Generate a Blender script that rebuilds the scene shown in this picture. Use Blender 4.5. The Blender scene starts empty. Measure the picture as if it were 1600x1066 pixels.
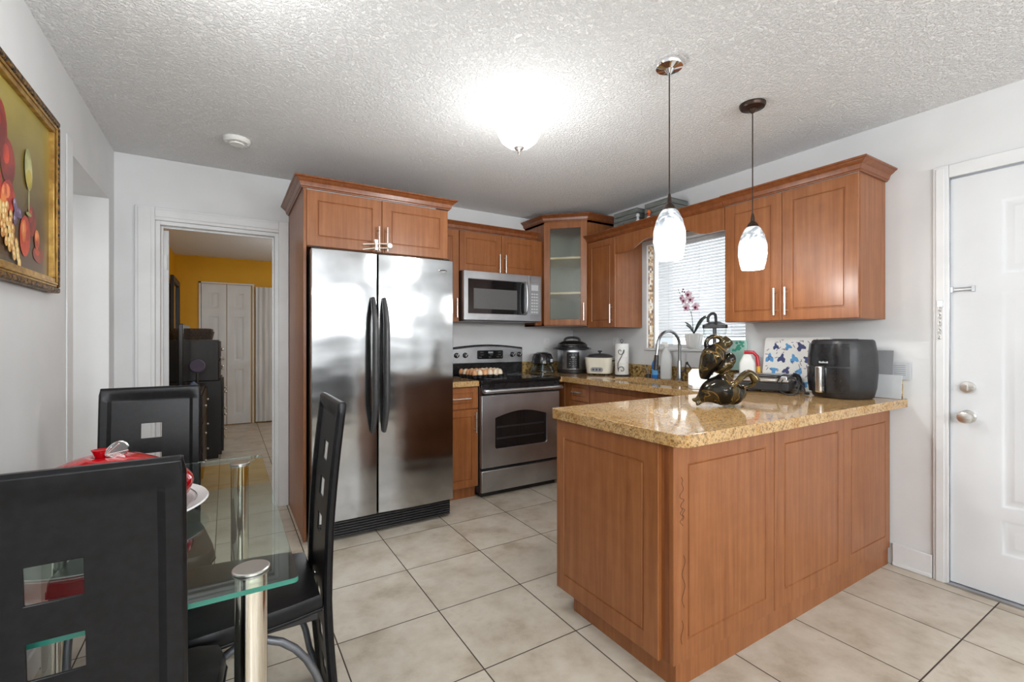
import bpy, bmesh, math, random
from mathutils import Vector, Matrix
PI=math.pi
random.seed(7)
S=bpy.context.scene
C=S.collection
# ---------------------------------------------------------------- camera
cd=bpy.data.cameras.new('camera'); cam=bpy.data.objects.new('camera',cd); C.objects.link(cam)
cam.location=(0,0,1.24); cam.rotation_euler=(PI/2,0,-0.5521)
cd.sensor_width=36; cd.lens=724.6/1600*36; cd.shift_y=-0.0015; cd.clip_start=0.02; cd.clip_end=60
S.camera=cam
# ---------------------------------------------------------------- world, lights, exposure
w=bpy.data.worlds.new('world'); S.world=w; w.use_nodes=True
w.node_tree.nodes['Background'].inputs[0].default_value=(0.86,0.93,1.0,1)
w.node_tree.nodes['Background'].inputs[1].default_value=1.0
S.view_settings.view_transform='Standard'; S.view_settings.look='None'
S.view_settings.gamma=1; S.view_settings.use_curve_mapping=False
S.view_settings.exposure=0.08
def area(name,loc,rot,sx,sy,e,col=(1,1,1),spread=PI):
    l=bpy.data.lights.new(name,'AREA'); l.shape='RECTANGLE'; l.size=sx; l.size_y=sy; l.energy=e; l.color=col
    try: l.spread=spread
    except: pass
    o=bpy.data.objects.new(name,l); C.objects.link(o); o.location=loc; o.rotation_euler=rot; return o
def point(name,loc,e,col=(1,1,1),r=.03):
    l=bpy.data.lights.new(name,'POINT'); l.energy=e; l.color=col; l.shadow_soft_size=r
    o=bpy.data.objects.new(name,l); C.objects.link(o); o.location=loc; return o
# added unseen rear panel for frontal light, then daylight by the kitchen window
area('rear_fill',(1.1,-2.62,1.78),(PI/2,0,0),2.9,.52,50,(.98,.99,1))
area('daylight_kitchen',(3.50,2.38,1.62),(PI/2,0,PI/2),.95,.95,11,(.95,.98,1))
DOME=(1.292,2.028); PEND=[(1.639,1.357),(2.285,1.370)]; DIN=(-.05,1.62)
point('dome_bulb',(DOME[0],DOME[1],2.372),1.3,(.97,.99,.98),.06)
point('dome_bulb_low',(DOME[0],DOME[1],1.90),16,(.98,1,.99),.12)
for k,(px,py) in enumerate(PEND): point('pendant_bulb',(px,py,1.57),6.5,(1,.99,.97),.04)
point('dining_lamp_light',(DIN[0],DIN[1],2.10),9,(.98,1,.99),.12)
FILL_LAMPS=[(2.25,-1.95),(-.10,-1.95)]
for (lx,ly),e_ in zip(FILL_LAMPS,(32,80)): point('frontal_fill_light',(lx,ly,1.58),e_,(.95,.99,1),.15)  # added unseen fill lights behind the camera, for frontal light
point('bedroom_fill',(1.3,5.9,1.75),27,(.90,.96,1),.15)  # added unseen light to brighten the bedroom, no fixture there
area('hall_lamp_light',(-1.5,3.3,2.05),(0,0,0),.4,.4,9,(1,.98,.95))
# ---------------------------------------------------------------- materials
class NT:
    def __init__(s,m): s.t=m.node_tree; s.n=s.t.nodes; s.l=s.t.links
    def add(s,ty,**k):
        n=s.n.new(ty)
        for a,b in k.items():
            if a.startswith('i_'): n.inputs[int(a[2:])].default_value=b
            else: setattr(n,a,b)
        return n
    def lk(s,a,b): s.l.new(a,b)
def base(name,col,rough=.5,metal=0,**kw):
    m=bpy.data.materials.new(name); m.use_nodes=True
    b=m.node_tree.nodes['Principled BSDF']
    c=tuple(col)+(1,) if len(col)==3 else col
    b.inputs['Base Color'].default_value=c; b.inputs['Roughness'].default_value=rough; b.inputs['Metallic'].default_value=metal
    for k,v in kw.items(): b.inputs[k].default_value=v
    m.diffuse_color=c
    return m,b,NT(m)
def ramp(t,stops,interp='LINEAR'):
    r=t.add('ShaderNodeValToRGB'); e=r.color_ramp.elements; r.color_ramp.interpolation=interp
    while len(e)<len(stops): e.new(.5)
    for i,(p,c) in enumerate(stops): e[i].position=p; e[i].color=tuple(c)+(1,)
    return r
def coords(t,scale=(1,1,1),rnd=False):
    tc=t.add('ShaderNodeTexCoord'); mp=t.add('ShaderNodeMapping'); mp.inputs['Scale'].default_value=scale
    t.lk(tc.outputs['Object'],mp.inputs[0])
    if rnd:
        oi=t.add('ShaderNodeObjectInfo'); mm=t.add('ShaderNodeMath',operation='MULTIPLY',i_1=37.)
        t.lk(oi.outputs['Random'],mm.inputs[0]); cb=t.add('ShaderNodeCombineXYZ')
        for i in range(3): t.lk(mm.outputs[0],cb.inputs[i])
        t.lk(cb.outputs[0],mp.inputs['Location'])
    return mp.outputs[0]
def bump(t,b,src,strength,dist):
    bp=t.add('ShaderNodeBump'); bp.inputs['Strength'].default_value=strength; bp.inputs['Distance'].default_value=dist
    t.lk(src,bp.inputs['Height']); t.lk(bp.outputs[0],b.inputs['Normal']); return bp
def noisy(name,c1,c2,scale=6,rough=.5,metal=0,detail=4,bs=0,bd=.001,bscale=None,sc=(1,1,1),lo=.35,hi=.65,rnd=False,**kw):
    m,b,t=base(name,c1,rough,metal,**kw)
    v=coords(t,sc,rnd); n=t.add('ShaderNodeTexNoise'); n.inputs['Scale'].default_value=scale; n.inputs['Detail'].default_value=detail
    t.lk(v,n.inputs['Vector']); r=ramp(t,[(lo,c1),(hi,c2)]); t.lk(n.outputs[0],r.inputs[0]); t.lk(r.outputs[0],b.inputs['Base Color'])
    if bs:
        n2=t.add('ShaderNodeTexNoise'); n2.inputs['Scale'].default_value=bscale or scale; n2.inputs['Detail'].default_value=3
        t.lk(v,n2.inputs['Vector']); bump(t,b,n2.outputs[0],bs,bd)
    return m
def s2l(r,g,b):
    f=lambda c:(c/255/12.92) if c/255<=.04045 else ((c/255+.055)/1.055)**2.4
    return (f(r),f(g),f(b))
M={}
M['wall']=noisy('wall_paint',s2l(222,223,224),s2l(216,217,218),3,.55,bs=.12,bd=.002,bscale=60)
M['ceil']=None
m,b,t=base('popcorn_ceiling',s2l(250,250,251),.9)
v=coords(t); n=t.add('ShaderNodeTexNoise'); n.inputs['Scale'].default_value=85; n.inputs['Detail'].default_value=4; n.inputs['Roughness'].default_value=.6
t.lk(v,n.inputs['Vector']); r=ramp(t,[(.42,(0,0,0)),(.62,(1,1,1))]); t.lk(n.outputs[0],r.inputs[0]); bump(t,b,r.outputs[0],.9,.0075); M['ceil']=m
M['trim']=noisy('trim_gloss_paint',s2l(226,227,228),s2l(218,219,220),5,.3,bs=.05,bd=.001,bscale=25)
M['doorp']=noisy('door_paint',s2l(220,222,224),s2l(212,214,217),2.5,.35,bs=.06,bd=.001,bscale=30)
# floor tiles
m,b,t=base('ceramic_floor_tile',(.6,.55,.48),.32)
tc=t.add('ShaderNodeTexCoord'); sp=t.add('ShaderNodeSeparateXYZ'); t.lk(tc.outputs['Object'],sp.inputs[0])
TS=.4408
def axis(o,off):
    a=t.add('ShaderNodeMath',operation='SUBTRACT',i_1=off); t.lk(o,a.inputs[0])
    d=t.add('ShaderNodeMath',operation='DIVIDE',i_1=TS); t.lk(a.outputs[0],d.inputs[0])
    f=t.add('ShaderNodeMath',operation='FLOOR'); t.lk(d.outputs[0],f.inputs[0])
    g=t.add('ShaderNodeMath',operation='FRACT'); t.lk(d.outputs[0],g.inputs[0])
    h=t.add('ShaderNodeMath',operation='SUBTRACT',i_1=.5); t.lk(g.outputs[0],h.inputs[0])
    k=t.add('ShaderNodeMath',operation='ABSOLUTE'); t.lk(h.outputs[0],k.inputs[0])
    return f.outputs[0],k.outputs[0]
fx,ax=axis(sp.outputs[0],.826); fy,ay=axis(sp.outputs[1],2.420)
mx=t.add('ShaderNodeMath',operation='MAXIMUM'); t.lk(ax,mx.inputs[0]); t.lk(ay,mx.inputs[1])
gr=t.add('ShaderNodeMapRange'); gr.inputs[1].default_value=.4925; gr.inputs[2].default_value=.4965; t.lk(mx.outputs[0],gr.inputs[0])
cb=t.add('ShaderNodeCombineXYZ'); t.lk(fx,cb.inputs[0]); t.lk(fy,cb.inputs[1])
wn=t.add('ShaderNodeTexWhiteNoise'); t.lk(cb.outputs[0],wn.inputs['Vector'])
vm=t.add('ShaderNodeVectorMath',operation='MULTIPLY_ADD'); vm.inputs[1].default_value=(9,9,9)
t.lk(wn.outputs['Color'],vm.inputs[0]); t.lk(tc.outputs['Object'],vm.inputs[2])
n1=t.add('ShaderNodeTexNoise'); n1.inputs['Scale'].default_value=5; n1.inputs['Detail'].default_value=7; n1.inputs['Roughness'].default_value=.62; t.lk(vm.outputs[0],n1.inputs['Vector'])
r1=ramp(t,[(.30,s2l(164,151,132)),(.46,s2l(190,180,164)),(.60,s2l(202,194,180)),(.76,s2l(174,160,140))]); t.lk(n1.outputs[0],r1.inputs[0])
mixg=t.add('ShaderNodeMixRGB'); mixg.inputs[2].default_value=s2l(62,50,44)+(1,); t.lk(gr.outputs[0],mixg.inputs[0]); t.lk(r1.outputs[0],mixg.inputs[1]); t.lk(mixg.outputs[0],b.inputs['Base Color'])
rr=t.add('ShaderNodeMapRange'); rr.inputs[3].default_value=.34; rr.inputs[4].default_value=.8; t.lk(gr.outputs[0],rr.inputs[0]); t.lk(rr.outputs[0],b.inputs['Roughness'])
inv=t.add('ShaderNodeMath',operation='SUBTRACT',i_0=1.); t.lk(gr.outputs[0],inv.inputs[1]); bump(t,b,inv.outputs[0],.5,.003)
M['tile']=m
# wood
def wood(name,a,bb,c,rough=.33):
    m,b,t=base(name,a,rough); v=coords(t,(1,1,1),True)
    mp=t.add('ShaderNodeMapping'); mp.inputs['Scale'].default_value=(26,26,1.3); t.lk(v,mp.inputs[0])
    n=t.add('ShaderNodeTexNoise'); n.inputs['Scale'].default_value=1.6; n.inputs['Detail'].default_value=6; n.inputs['Roughness'].default_value=.6; t.lk(mp.outputs[0],n.inputs['Vector'])
    n2=t.add('ShaderNodeTexNoise'); n2.inputs['Scale'].default_value=14; n2.inputs['Detail'].default_value=2; t.lk(v,n2.inputs['Vector'])
    ad=t.add('ShaderNodeMath',operation='MULTIPLY_ADD',i_1=.28); t.lk(n2.outputs[0],ad.inputs[0]); t.lk(n.outputs[0],ad.inputs[2])
    r=ramp(t,[(.40,a),(.62,bb),(.85,c)]); t.lk(ad.outputs[0],r.inputs[0]); t.lk(r.outputs[0],b.inputs['Base Color'])
    return m
M['wood']=wood('cherry_cabinet_wood',s2l(124,72,35),s2l(141,85,45),s2l(156,99,57))
M['wood_dk']=wood('cherry_crown_wood',s2l(106,57,28),s2l(123,69,36),s2l(138,83,46),.3)
M['maple']=noisy('maple_shelf',s2l(226,206,164),s2l(216,194,150),8,.5)
M['inside']=noisy('cabinet_interior_laminate',s2l(226,228,218),s2l(216,220,208),4,.6)
M['dark']=noisy('dark_gap_black',(.012,.011,.01),(.018,.016,.015),6,.6)
# granite
m,b,t=base('gold_granite',(.5,.4,.2),.07)
v=coords(t); vo=t.add('ShaderNodeTexVoronoi'); vo.inputs['Scale'].default_value=260; t.lk(v,vo.inputs['Vector'])
n=t.add('ShaderNodeTexNoise'); n.inputs['Scale'].default_value=75; n.inputs['Detail'].default_value=6; n.inputs['Roughness'].default_value=.75; t.lk(v,n.inputs['Vector'])
n3=t.add('ShaderNodeTexNoise'); n3.inputs['Scale'].default_value=7; n3.inputs['Detail'].default_value=4; n3.inputs['Distortion'].default_value=1.2; t.lk(v,n3.inputs['Vector'])
r=ramp(t,[(.32,s2l(46,32,22)),(.42,s2l(112,78,44)),(.48,s2l(176,136,84)),(.55,s2l(204,168,114)),(.62,s2l(158,110,54)),(.72,s2l(222,206,176))])
t.lk(n.outputs[0],r.inputs[0])
r3=ramp(t,[(.35,s2l(180,136,82)),(.55,s2l(208,178,134)),(.7,s2l(174,124,68))]); t.lk(n3.outputs[0],r3.inputs[0])
mx2=t.add('ShaderNodeMixRGB'); mx2.inputs[0].default_value=.38; t.lk(r.outputs[0],mx2.inputs[1]); t.lk(r3.outputs[0],mx2.inputs[2])
sc_=t.add('ShaderNodeSeparateColor'); t.lk(vo.outputs['Color'],sc_.inputs[0])
th=t.add('ShaderNodeMath',operation='LESS_THAN',i_1=.13); t.lk(sc_.outputs[0],th.inputs[0])
dk=t.add('ShaderNodeMixRGB'); dk.inputs[2].default_value=s2l(86,66,42)+(1,); mf=t.add('ShaderNodeMath',operation='MULTIPLY',i_1=.6); t.lk(th.outputs[0],mf.inputs[0]); t.lk(mf.outputs[0],dk.inputs[0]); t.lk(mx2.outputs[0],dk.inputs[1]); t.lk(dk.outputs[0],b.inputs['Base Color'])
M['granite']=m
# darker splash granite: coarser grain
m,b,t=base('splash_granite',(.4,.3,.2),.15); v=coords(t)
n=t.add('ShaderNodeTexNoise'); n.inputs['Scale'].default_value=38; n.inputs['Detail'].default_value=5; n.inputs['Roughness'].default_value=.8; t.lk(v,n.inputs['Vector'])
r=ramp(t,[(.32,s2l(46,36,26)),(.45,s2l(110,82,46)),(.52,s2l(186,156,98)),(.62,s2l(200,172,120)),(.74,s2l(96,70,42))]); t.lk(n.outputs[0],r.inputs[0]); t.lk(r.outputs[0],b.inputs['Base Color']); M['splash']=m
# stainless
def steel(name,c,rough,wav=.0,sc=(1,1,60),dirt=0):
    m,b,t=base(name,c,rough,1.0); v=coords(t)
    mp=t.add('ShaderNodeMapping'); mp.inputs['Scale'].default_value=sc; t.lk(v,mp.inputs[0])
    n=t.add('ShaderNodeTexNoise'); n.inputs['Scale'].default_value=9; n.inputs['Detail'].default_value=3; t.lk(mp.outputs[0],n.inputs['Vector'])
    mr=t.add('ShaderNodeMapRange'); mr.inputs[3].default_value=rough*.85; mr.inputs[4].default_value=rough*1.2; t.lk(n.outputs[0],mr.inputs[0]); t.lk(mr.outputs[0],b.inputs['Roughness'])
    if wav:
        n2=t.add('ShaderNodeTexNoise'); n2.inputs['Scale'].default_value=1.0; n2.inputs['Detail'].default_value=1
        mp2=t.add('ShaderNodeMapping'); mp2.inputs['Scale'].default_value=(2.2,1,5.5); t.lk(v,mp2.inputs[0]); t.lk(mp2.outputs[0],n2.inputs['Vector'])
        bump(t,b,n2.outputs[0],1.0,wav)
    if dirt:
        n4=t.add('ShaderNodeTexNoise'); n4.inputs['Scale'].default_value=3.5; n4.inputs['Detail'].default_value=6; t.lk(v,n4.inputs['Vector'])
        r=ramp(t,[(.35,[x*.78 for x in c]),(.7,[min(1,x*1.12) for x in c])]); t.lk(n4.outputs[0],r.inputs[0]); t.lk(r.outputs[0],b.inputs['Base Color'])
    return m
M['fridge']=steel('brushed_fridge_steel',(.41,.415,.42),.135,.006,dirt=1)
M['steel']=steel('brushed_stainless',(.54,.56,.585),.36,dirt=1)
M['nickel']=steel('satin_nickel',(.70,.68,.65),.28)
M['faucet']=steel('brushed_gunmetal_steel',(.36,.36,.37),.3)
M['chrome']=steel('polished_chrome',(.82,.82,.83),.06)
M['brass']=steel('polished_table_post',(.84,.80,.72),.10)
M['white']=noisy('white_plastic',s2l(236,236,232),s2l(228,228,225),8,.35)
M['whiteg']=noisy('white_glazed_ceramic',s2l(240,240,238),s2l(230,230,229),8,.15)
M['cream']=noisy('cream_plastic',s2l(232,228,212),s2l(224,220,204),7,.35)
M['blackp']=noisy('black_gloss_plastic',(.012,.012,.013),(.02,.02,.022),20,.18)
M['blackm']=noisy('black_matte_plastic',(.018,.018,.02),(.028,.028,.03),20,.42)
M['greyp']=noisy('charcoal_handle_plastic',(.045,.045,.048),(.06,.06,.063),12,.3)
M['blackglass']=noisy('black_glass',(.008,.008,.009),(.014,.014,.015),5,.05)
M['mesh']=noisy('microwave_window_mesh',(.09,.09,.09),(.13,.13,.13),400,.3)
M['leather']=noisy('black_vinyl_leather',(.004,.004,.005),(.008,.008,.0095),60,.34,bs=.12,bd=.0004,bscale=420,**{'Specular IOR Level':.28})
M['greyt']=noisy('grey_powder_metal',(.16,.17,.19),(.2,.21,.23),30,.35,metal=.6)
M['paper']=noisy('paper_towel',s2l(244,244,240),s2l(232,232,228),40,.9,bs=.3,bd=.001,bscale=90)
M['red']=noisy('red_glaze',s2l(190,10,24),s2l(160,6,18),5,.1)
M['silver']=steel('silver_leaf',(.85,.85,.84),.2)
M['yellow']=noisy('yellow_wall_paint',s2l(226,168,10),s2l(218,160,6),3,.55,bs=.1,bd=.002,bscale=60)
M['espresso']=noisy('espresso_wood',(.008,.006,.006),(.016,.011,.010),4,.45,sc=(8,8,1))
M['mirror']=base('mirror_glass',(.8,.8,.8),.02,1.0)[0]
M['bronze']=None
m,b,t=base('gold_veined_black_glaze',(.03,.025,.02),.12,.55); v=coords(t)
n=t.add('ShaderNodeTexNoise'); n.inputs['Scale'].default_value=7; n.inputs['Detail'].default_value=2; n.inputs['Distortion'].default_value=1.2; t.lk(v,n.inputs['Vector'])
r=ramp(t,[(.36,s2l(22,20,17)),(.485,s2l(52,45,31)),(.50,s2l(150,116,56)),(.512,s2l(56,48,32)),(.64,s2l(104,88,50)),(.8,s2l(120,96,50))]); t.lk(n.outputs[0],r.inputs[0]); t.lk(r.outputs[0],b.inputs['Base Color']); M['bronze']=m
# glass kinds
def glass(name,c,rough=0,ior=1.45):
    m,b,t=base(name,c,rough); b.inputs['Transmission Weight'].default_value=1; b.inputs['IOR'].default_value=ior; return m
M['tglass']=glass('table_glass',(.80,.95,.90),0,1.5)
M['tedge']=glass('table_glass_green_edge',s2l(70,160,140),.1,1.5); M['tedge'].node_tree.nodes['Principled BSDF'].inputs['Transmission Weight'].default_value=.45
M['clear']=glass('clear_glass',(.93,.96,.96),0,1.3)
M['smoke']=glass('smoky_clear_plastic',(.62,.70,.74),.03,1.4)
M['frost']=glass('frosted_cabinet_glass',(.92,.97,.94),.25,1.35)
n_=NT(M['frost']); v=coords(n_,(1,1,1)); nn=n_.add('ShaderNodeTexNoise'); nn.inputs['Scale'].default_value=120; n_.lk(v,nn.inputs['Vector']); bump(n_,M['frost'].node_tree.nodes['Principled BSDF'],nn.outputs[0],.35,.002)
M['milk']=base('milky_plastic',s2l(226,228,226),.35)[0]; M['milk'].node_tree.nodes['Principled BSDF'].inputs['Transmission Weight'].default_value=.35
def emis(name,col,e,basec=(.9,.9,.9),rough=.3):
    m,b,t=base(name,basec,rough); b.inputs['Emission Color'].default_value=tuple(col)+(1,); b.inputs['Emission Strength'].default_value=e; return m,b,t
M['dome']=emis('lit_dome_glass',(1,.99,.93),.85)[0]
m,b,t=emis('lit_marble_shade',(1,1,1),1.2,s2l(200,206,212),.2); v=coords(t)
n=t.add('ShaderNodeTexNoise'); n.inputs['Scale'].default_value=11; n.inputs['Detail'].default_value=4; n.inputs['Distortion'].default_value=2.5; t.lk(v,n.inputs['Vector'])
r=ramp(t,[(.40,s2l(160,168,176)),(.48,s2l(218,222,226)),(.56,s2l(250,250,250))]); t.lk(n.outputs[0],r.inputs[0]); t.lk(r.outputs[0],b.inputs['Base Color'])
sp=t.add('ShaderNodeSeparateXYZ'); t.lk(v,sp.inputs[0])
# the bulb sits in the lower half of the shade: the glass there glows, the cap end only faintly
mr=t.add('ShaderNodeMapRange'); mr.interpolation_type='SMOOTHSTEP'; mr.inputs[1].default_value=.165; mr.inputs[2].default_value=.12; mr.inputs[3].default_value=.06; mr.inputs[4].default_value=1.6
t.lk(sp.outputs[2],mr.inputs[0]); t.lk(mr.outputs[0],b.inputs['Emission Strength']); t.lk(r.outputs[0],b.inputs['Emission Color']); M['shade']=m
M['bulb']=emis('lit_bulb',(1,.98,.95),6)[0]
M['blind']=noisy('white_blind_slat',s2l(240,240,240),s2l(234,234,235),9,.5)
m=M['blind']; t=NT(m); tr_=t.add('ShaderNodeBsdfTranslucent'); tr_.inputs[0].default_value=(.9,.92,.94,1); mxs=t.add('ShaderNodeMixShader',i_0=.45)
t.lk(m.node_tree.nodes['Principled BSDF'].outputs[0],mxs.inputs[1]); t.lk(tr_.outputs[0],mxs.inputs[2]); t.lk(mxs.outputs[0],m.node_tree.nodes['Material Output'].inputs[0])
M['curtain']=noisy('white_curtain_fabric',s2l(226,227,228),s2l(206,208,210),6,.8,sc=(4,4,.3))
M['bronzem']=noisy('oil_rubbed_bronze',(.045,.03,.024),(.07,.045,.035),30,.35,metal=.8)
# mosaic
m,b,t=base('stone_mosaic',(.6,.5,.4),.4); v=coords(t)
vo=t.add('ShaderNodeTexVoronoi',distance='CHEBYCHEV'); vo.inputs['Scale'].default_value=48; vo.inputs['Randomness'].default_value=.35; t.lk(v,vo.inputs['Vector'])
sc_=t.add('ShaderNodeSeparateColor'); t.lk(vo.outputs['Color'],sc_.inputs[0])
r=ramp(t,[(0,s2l(170,126,84)),(.25,s2l(220,196,160)),(.5,s2l(236,226,210)),(.75,s2l(122,94,70)),(.88,s2l(205,178,140))],'CONSTANT'); t.lk(sc_.outputs[0],r.inputs[0]); t.lk(r.outputs[0],b.inputs['Base Color']); M['mosaic']=m
M['greywood']=noisy('weathered_grey_wood',s2l(94,98,96),s2l(128,132,128),3,.7,sc=(1,3,26))
M['egg_b']=noisy('brown_eggshell',s2l(206,150,104),s2l(222,172,128),4,.45)
M['egg_w']=noisy('cream_eggshell',s2l(236,220,196),s2l(228,208,180),4,.45)
M['petal']=noisy('orchid_petal',s2l(246,232,240),s2l(230,180,205),25,.5)
M['lip']=noisy('orchid_lip_magenta',s2l(150,20,80),s2l(120,10,60),20,.5)
M['leaf']=noisy('orchid_leaf',s2l(38,52,40),s2l(52,68,52),10,.35)
M['stem']=noisy('orchid_stem',s2l(70,84,62),s2l(58,70,52),10,.5)
def flat(name,c,rough=.5,**k): return noisy(name,c,tuple(min(1,x*.9) for x in c),9,rough,**k)
M['blue']=flat('blue_soap_liquid',s2l(40,110,190),.2); M['teal']=flat('teal_plastic',s2l(20,110,120),.3); M['yel']=flat('yellow_plastic',s2l(236,180,30),.35)
M['redp']=flat('red_plastic',s2l(196,20,40),.35); M['green']=flat('green_print',s2l(70,160,135),.5); M['mint']=flat('mint_packaging',s2l(170,205,195),.45)
M['greyc']=flat('grey_card',s2l(150,152,155),.5); M['ltgrey']=flat('light_grey_card',s2l(205,208,212),.45); M['print']=flat('printed_navy',s2l(60,70,120),.5); M['aqua']=flat('printed_light_blue',s2l(90,160,215),.5); M['plum']=flat('printed_purple',s2l(90,50,90),.5)
M['outlet']=flat('outlet_plate',s2l(232,232,232),.35)
M['wicker']=noisy('dark_wicker',(.03,.022,.018),(.12,.09,.07),60,.7,sc=(1,1,3))
M['screen']=flat('tv_black_screen',(.01,.01,.012),.15)
M['cloth']=flat('blue_grey_cloth',s2l(96,112,140),.8); M['lav']=flat('mauve_fabric',s2l(96,84,104),.7)
M['sofa']=noisy('charcoal_sofa_fabric',(.03,.03,.034),(.05,.05,.055),40,.9)
M['ink']=flat('dark_pen_scribble',s2l(84,44,26),.6)
# painting
M['canvas']=None
m,b,t=base('oil_painting_ground',(.5,.45,.2),.35); v=coords(t)
sp=t.add('ShaderNodeSeparateXYZ'); t.lk(v,sp.inputs[0]); n=t.add('ShaderNodeTexNoise'); n.inputs['Scale'].default_value=5; n.inputs['Detail'].default_value=5; t.lk(v,n.inputs['Vector'])
ma=t.add('ShaderNodeMath',operation='MULTIPLY_ADD',i_1=.22); t.lk(n.outputs[0],ma.inputs[0]); t.lk(sp.outputs[2],ma.inputs[2])
r=ramp(t,[(.10,s2l(62,48,34)),(.25,s2l(84,58,34)),(.32,s2l(78,56,32)),(.48,s2l(112,94,42)),(.75,s2l(164,148,74))]); t.lk(ma.outputs[0],r.inputs[0]); t.lk(r.outputs[0],b.inputs['Base Color']); M['canvas']=m
def fruit(name,c1,c2): return noisy(name,c1,c2,14,.35,lo=.4,hi=.6)
M['f_red']=fruit('painted_red_fruit',s2l(150,24,16),s2l(206,66,28)); M['f_org']=fruit('painted_peach',s2l(178,52,24),s2l(226,130,60)); M['f_grape']=fruit('painted_amber_grape',s2l(196,130,56),s2l(238,200,120))
M['f_plum']=fruit('painted_purple_plum',s2l(66,50,84),s2l(120,96,130)); M['f_glass']=fruit('painted_wine_glass',s2l(150,150,90),s2l(196,192,130)); M['f_wine']=fruit('painted_white_wine',s2l(150,130,30),s2l(190,170,60)); M['f_dark']=fruit('painted_dark_red',s2l(110,30,24),s2l(150,44,30)); M['f_cloth']=fruit('painted_table_edge',s2l(58,52,44),s2l(88,76,58))
M['f_gl']=fruit('painted_grape_light',s2l(246,214,150),s2l(250,232,190)); M['f_pl']=fruit('painted_plum_light',s2l(150,130,160),s2l(180,160,184)); M['f_hl']=fruit('painted_peach_light',s2l(232,110,60),s2l(244,160,96))
M['gold']=noisy('antique_gold_leaf',s2l(150,112,52),s2l(196,158,84),25,.35,metal=.6,bs=.4,bd=.002,bscale=60)
M['ornate']=noisy('dark_ornate_gilt',(.02,.014,.008),s2l(150,110,56),80,.4,metal=.5,bs=1,bd=.008,bscale=70,lo=.42,hi=.6)
# ---------------------------------------------------------------- mesh helpers
def nb(): return bmesh.new()
def box(bm,x0,x1,y0,y1,z0,z1,mi=0):
    v=[bm.verts.new(p) for p in ((x0,y0,z0),(x1,y0,z0),(x1,y1,z0),(x0,y1,z0),(x0,y0,z1),(x1,y0,z1),(x1,y1,z1),(x0,y1,z1))]
    for q in ((3,2,1,0),(4,5,6,7),(0,1,5,4),(1,2,6,5),(2,3,7,6),(3,0,4,7)):
        f=bm.faces.new([v[i] for i in q]); f.material_index=mi
    return v
def xf(vs,mat):
    for v in vs: v.co=mat@v.co
def loft(bm,rings,cap0=True,cap1=True,closed=True,mi=0):
    R=[[bm.verts.new(p) for p in r] for r in rings]; n=len(R[0])
    for a,b in zip(R[:-1],R[1:]):
        for i in range(n if closed else n-1):
            j=(i+1)%n
            f=bm.faces.new((a[i],a[j],b[j],b[i])); f.material_index=mi
    if cap0: f=bm.faces.new(R[0][::-1]); f.material_index=mi
    if cap1: f=bm.faces.new(R[-1]); f.material_index=mi
    return [v for r in R for v in r]
def lathe(bm,prof,n=32,c=(0,0,0),cap0=True,cap1=True,mi=0,sx=1,sy=1):
    return loft(bm,[[(c[0]+r*sx*math.cos(2*PI*k/n),c[1]+r*sy*math.sin(2*PI*k/n),c[2]+z) for k in range(n)] for r,z in prof],cap0,cap1,mi=mi)
def cyl(bm,p,q,r,n=16,r2=None,mi=0):
    return tube(bm,[p,q],r,n,r2=r2,mi=mi)
def tube(bm,pts,r,n=10,r2=None,mi=0,radii=None,sq=1):
    pts=[Vector(p) for p in pts]; L=len(pts); rings=[]; up=None
    for i,p in enumerate(pts):
        d=(pts[min(i+1,L-1)]-pts[max(i-1,0)]).normalized()
        if up is None:
            up=Vector((0,0,1)) if abs(d.z)<.9 else Vector((1,0,0))
        s=d.cross(up).normalized(); up=s.cross(d).normalized()
        rr=radii[i] if radii else (r if r2 is None else r+(r2-r)*i/(L-1))
        rings.append([tuple(p+s*rr*math.cos(2*PI*k/n)+up*rr*sq*math.sin(2*PI*k/n)) for k in range(n)])
    return loft(bm,rings,mi=mi)
def smoothpts(P,k=6):
    P=[Vector(p) for p in P]; out=[]
    for i in range(len(P)-1):
        a=P[max(i-1,0)];b=P[i];c=P[i+1];d=P[min(i+2,len(P)-1)]
        for j in range(k):
            t=j/k; out.append(.5*((2*b)+(c-a)*t+(2*a-5*b+4*c-d)*t*t+(3*b-a-3*c+d)*t**3))
    out.append(P[-1]); return out
def ball(bm,c,r,sx=1,sy=1,sz=1,u=16,v=10,mi=0,rot=None):
    ret=bmesh.ops.create_uvsphere(bm,u_segments=u,v_segments=v,radius=r)['verts']
    mm=Matrix.Translation(c)@(rot or Matrix())@Matrix.Diagonal((sx,sy,sz,1))
    for q in ret: q.co=mm@q.co
    for f in {f for q in ret for f in q.link_faces}: f.material_index=mi
    return ret
def prism(bm,poly,z0,z1,axis='z',mi=0):
    # poly list of 2d pts; axis z: (x,y), axis y: (x,z) extruded over y, axis x: (y,z) over x
    def P(a,b,h): return (a,b,h) if axis=='z' else ((a,h,b) if axis=='y' else (h,a,b))
    return loft(bm,[[P(a,b,z0) for a,b in poly],[P(a,b,z1) for a,b in poly]],mi=mi)
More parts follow.
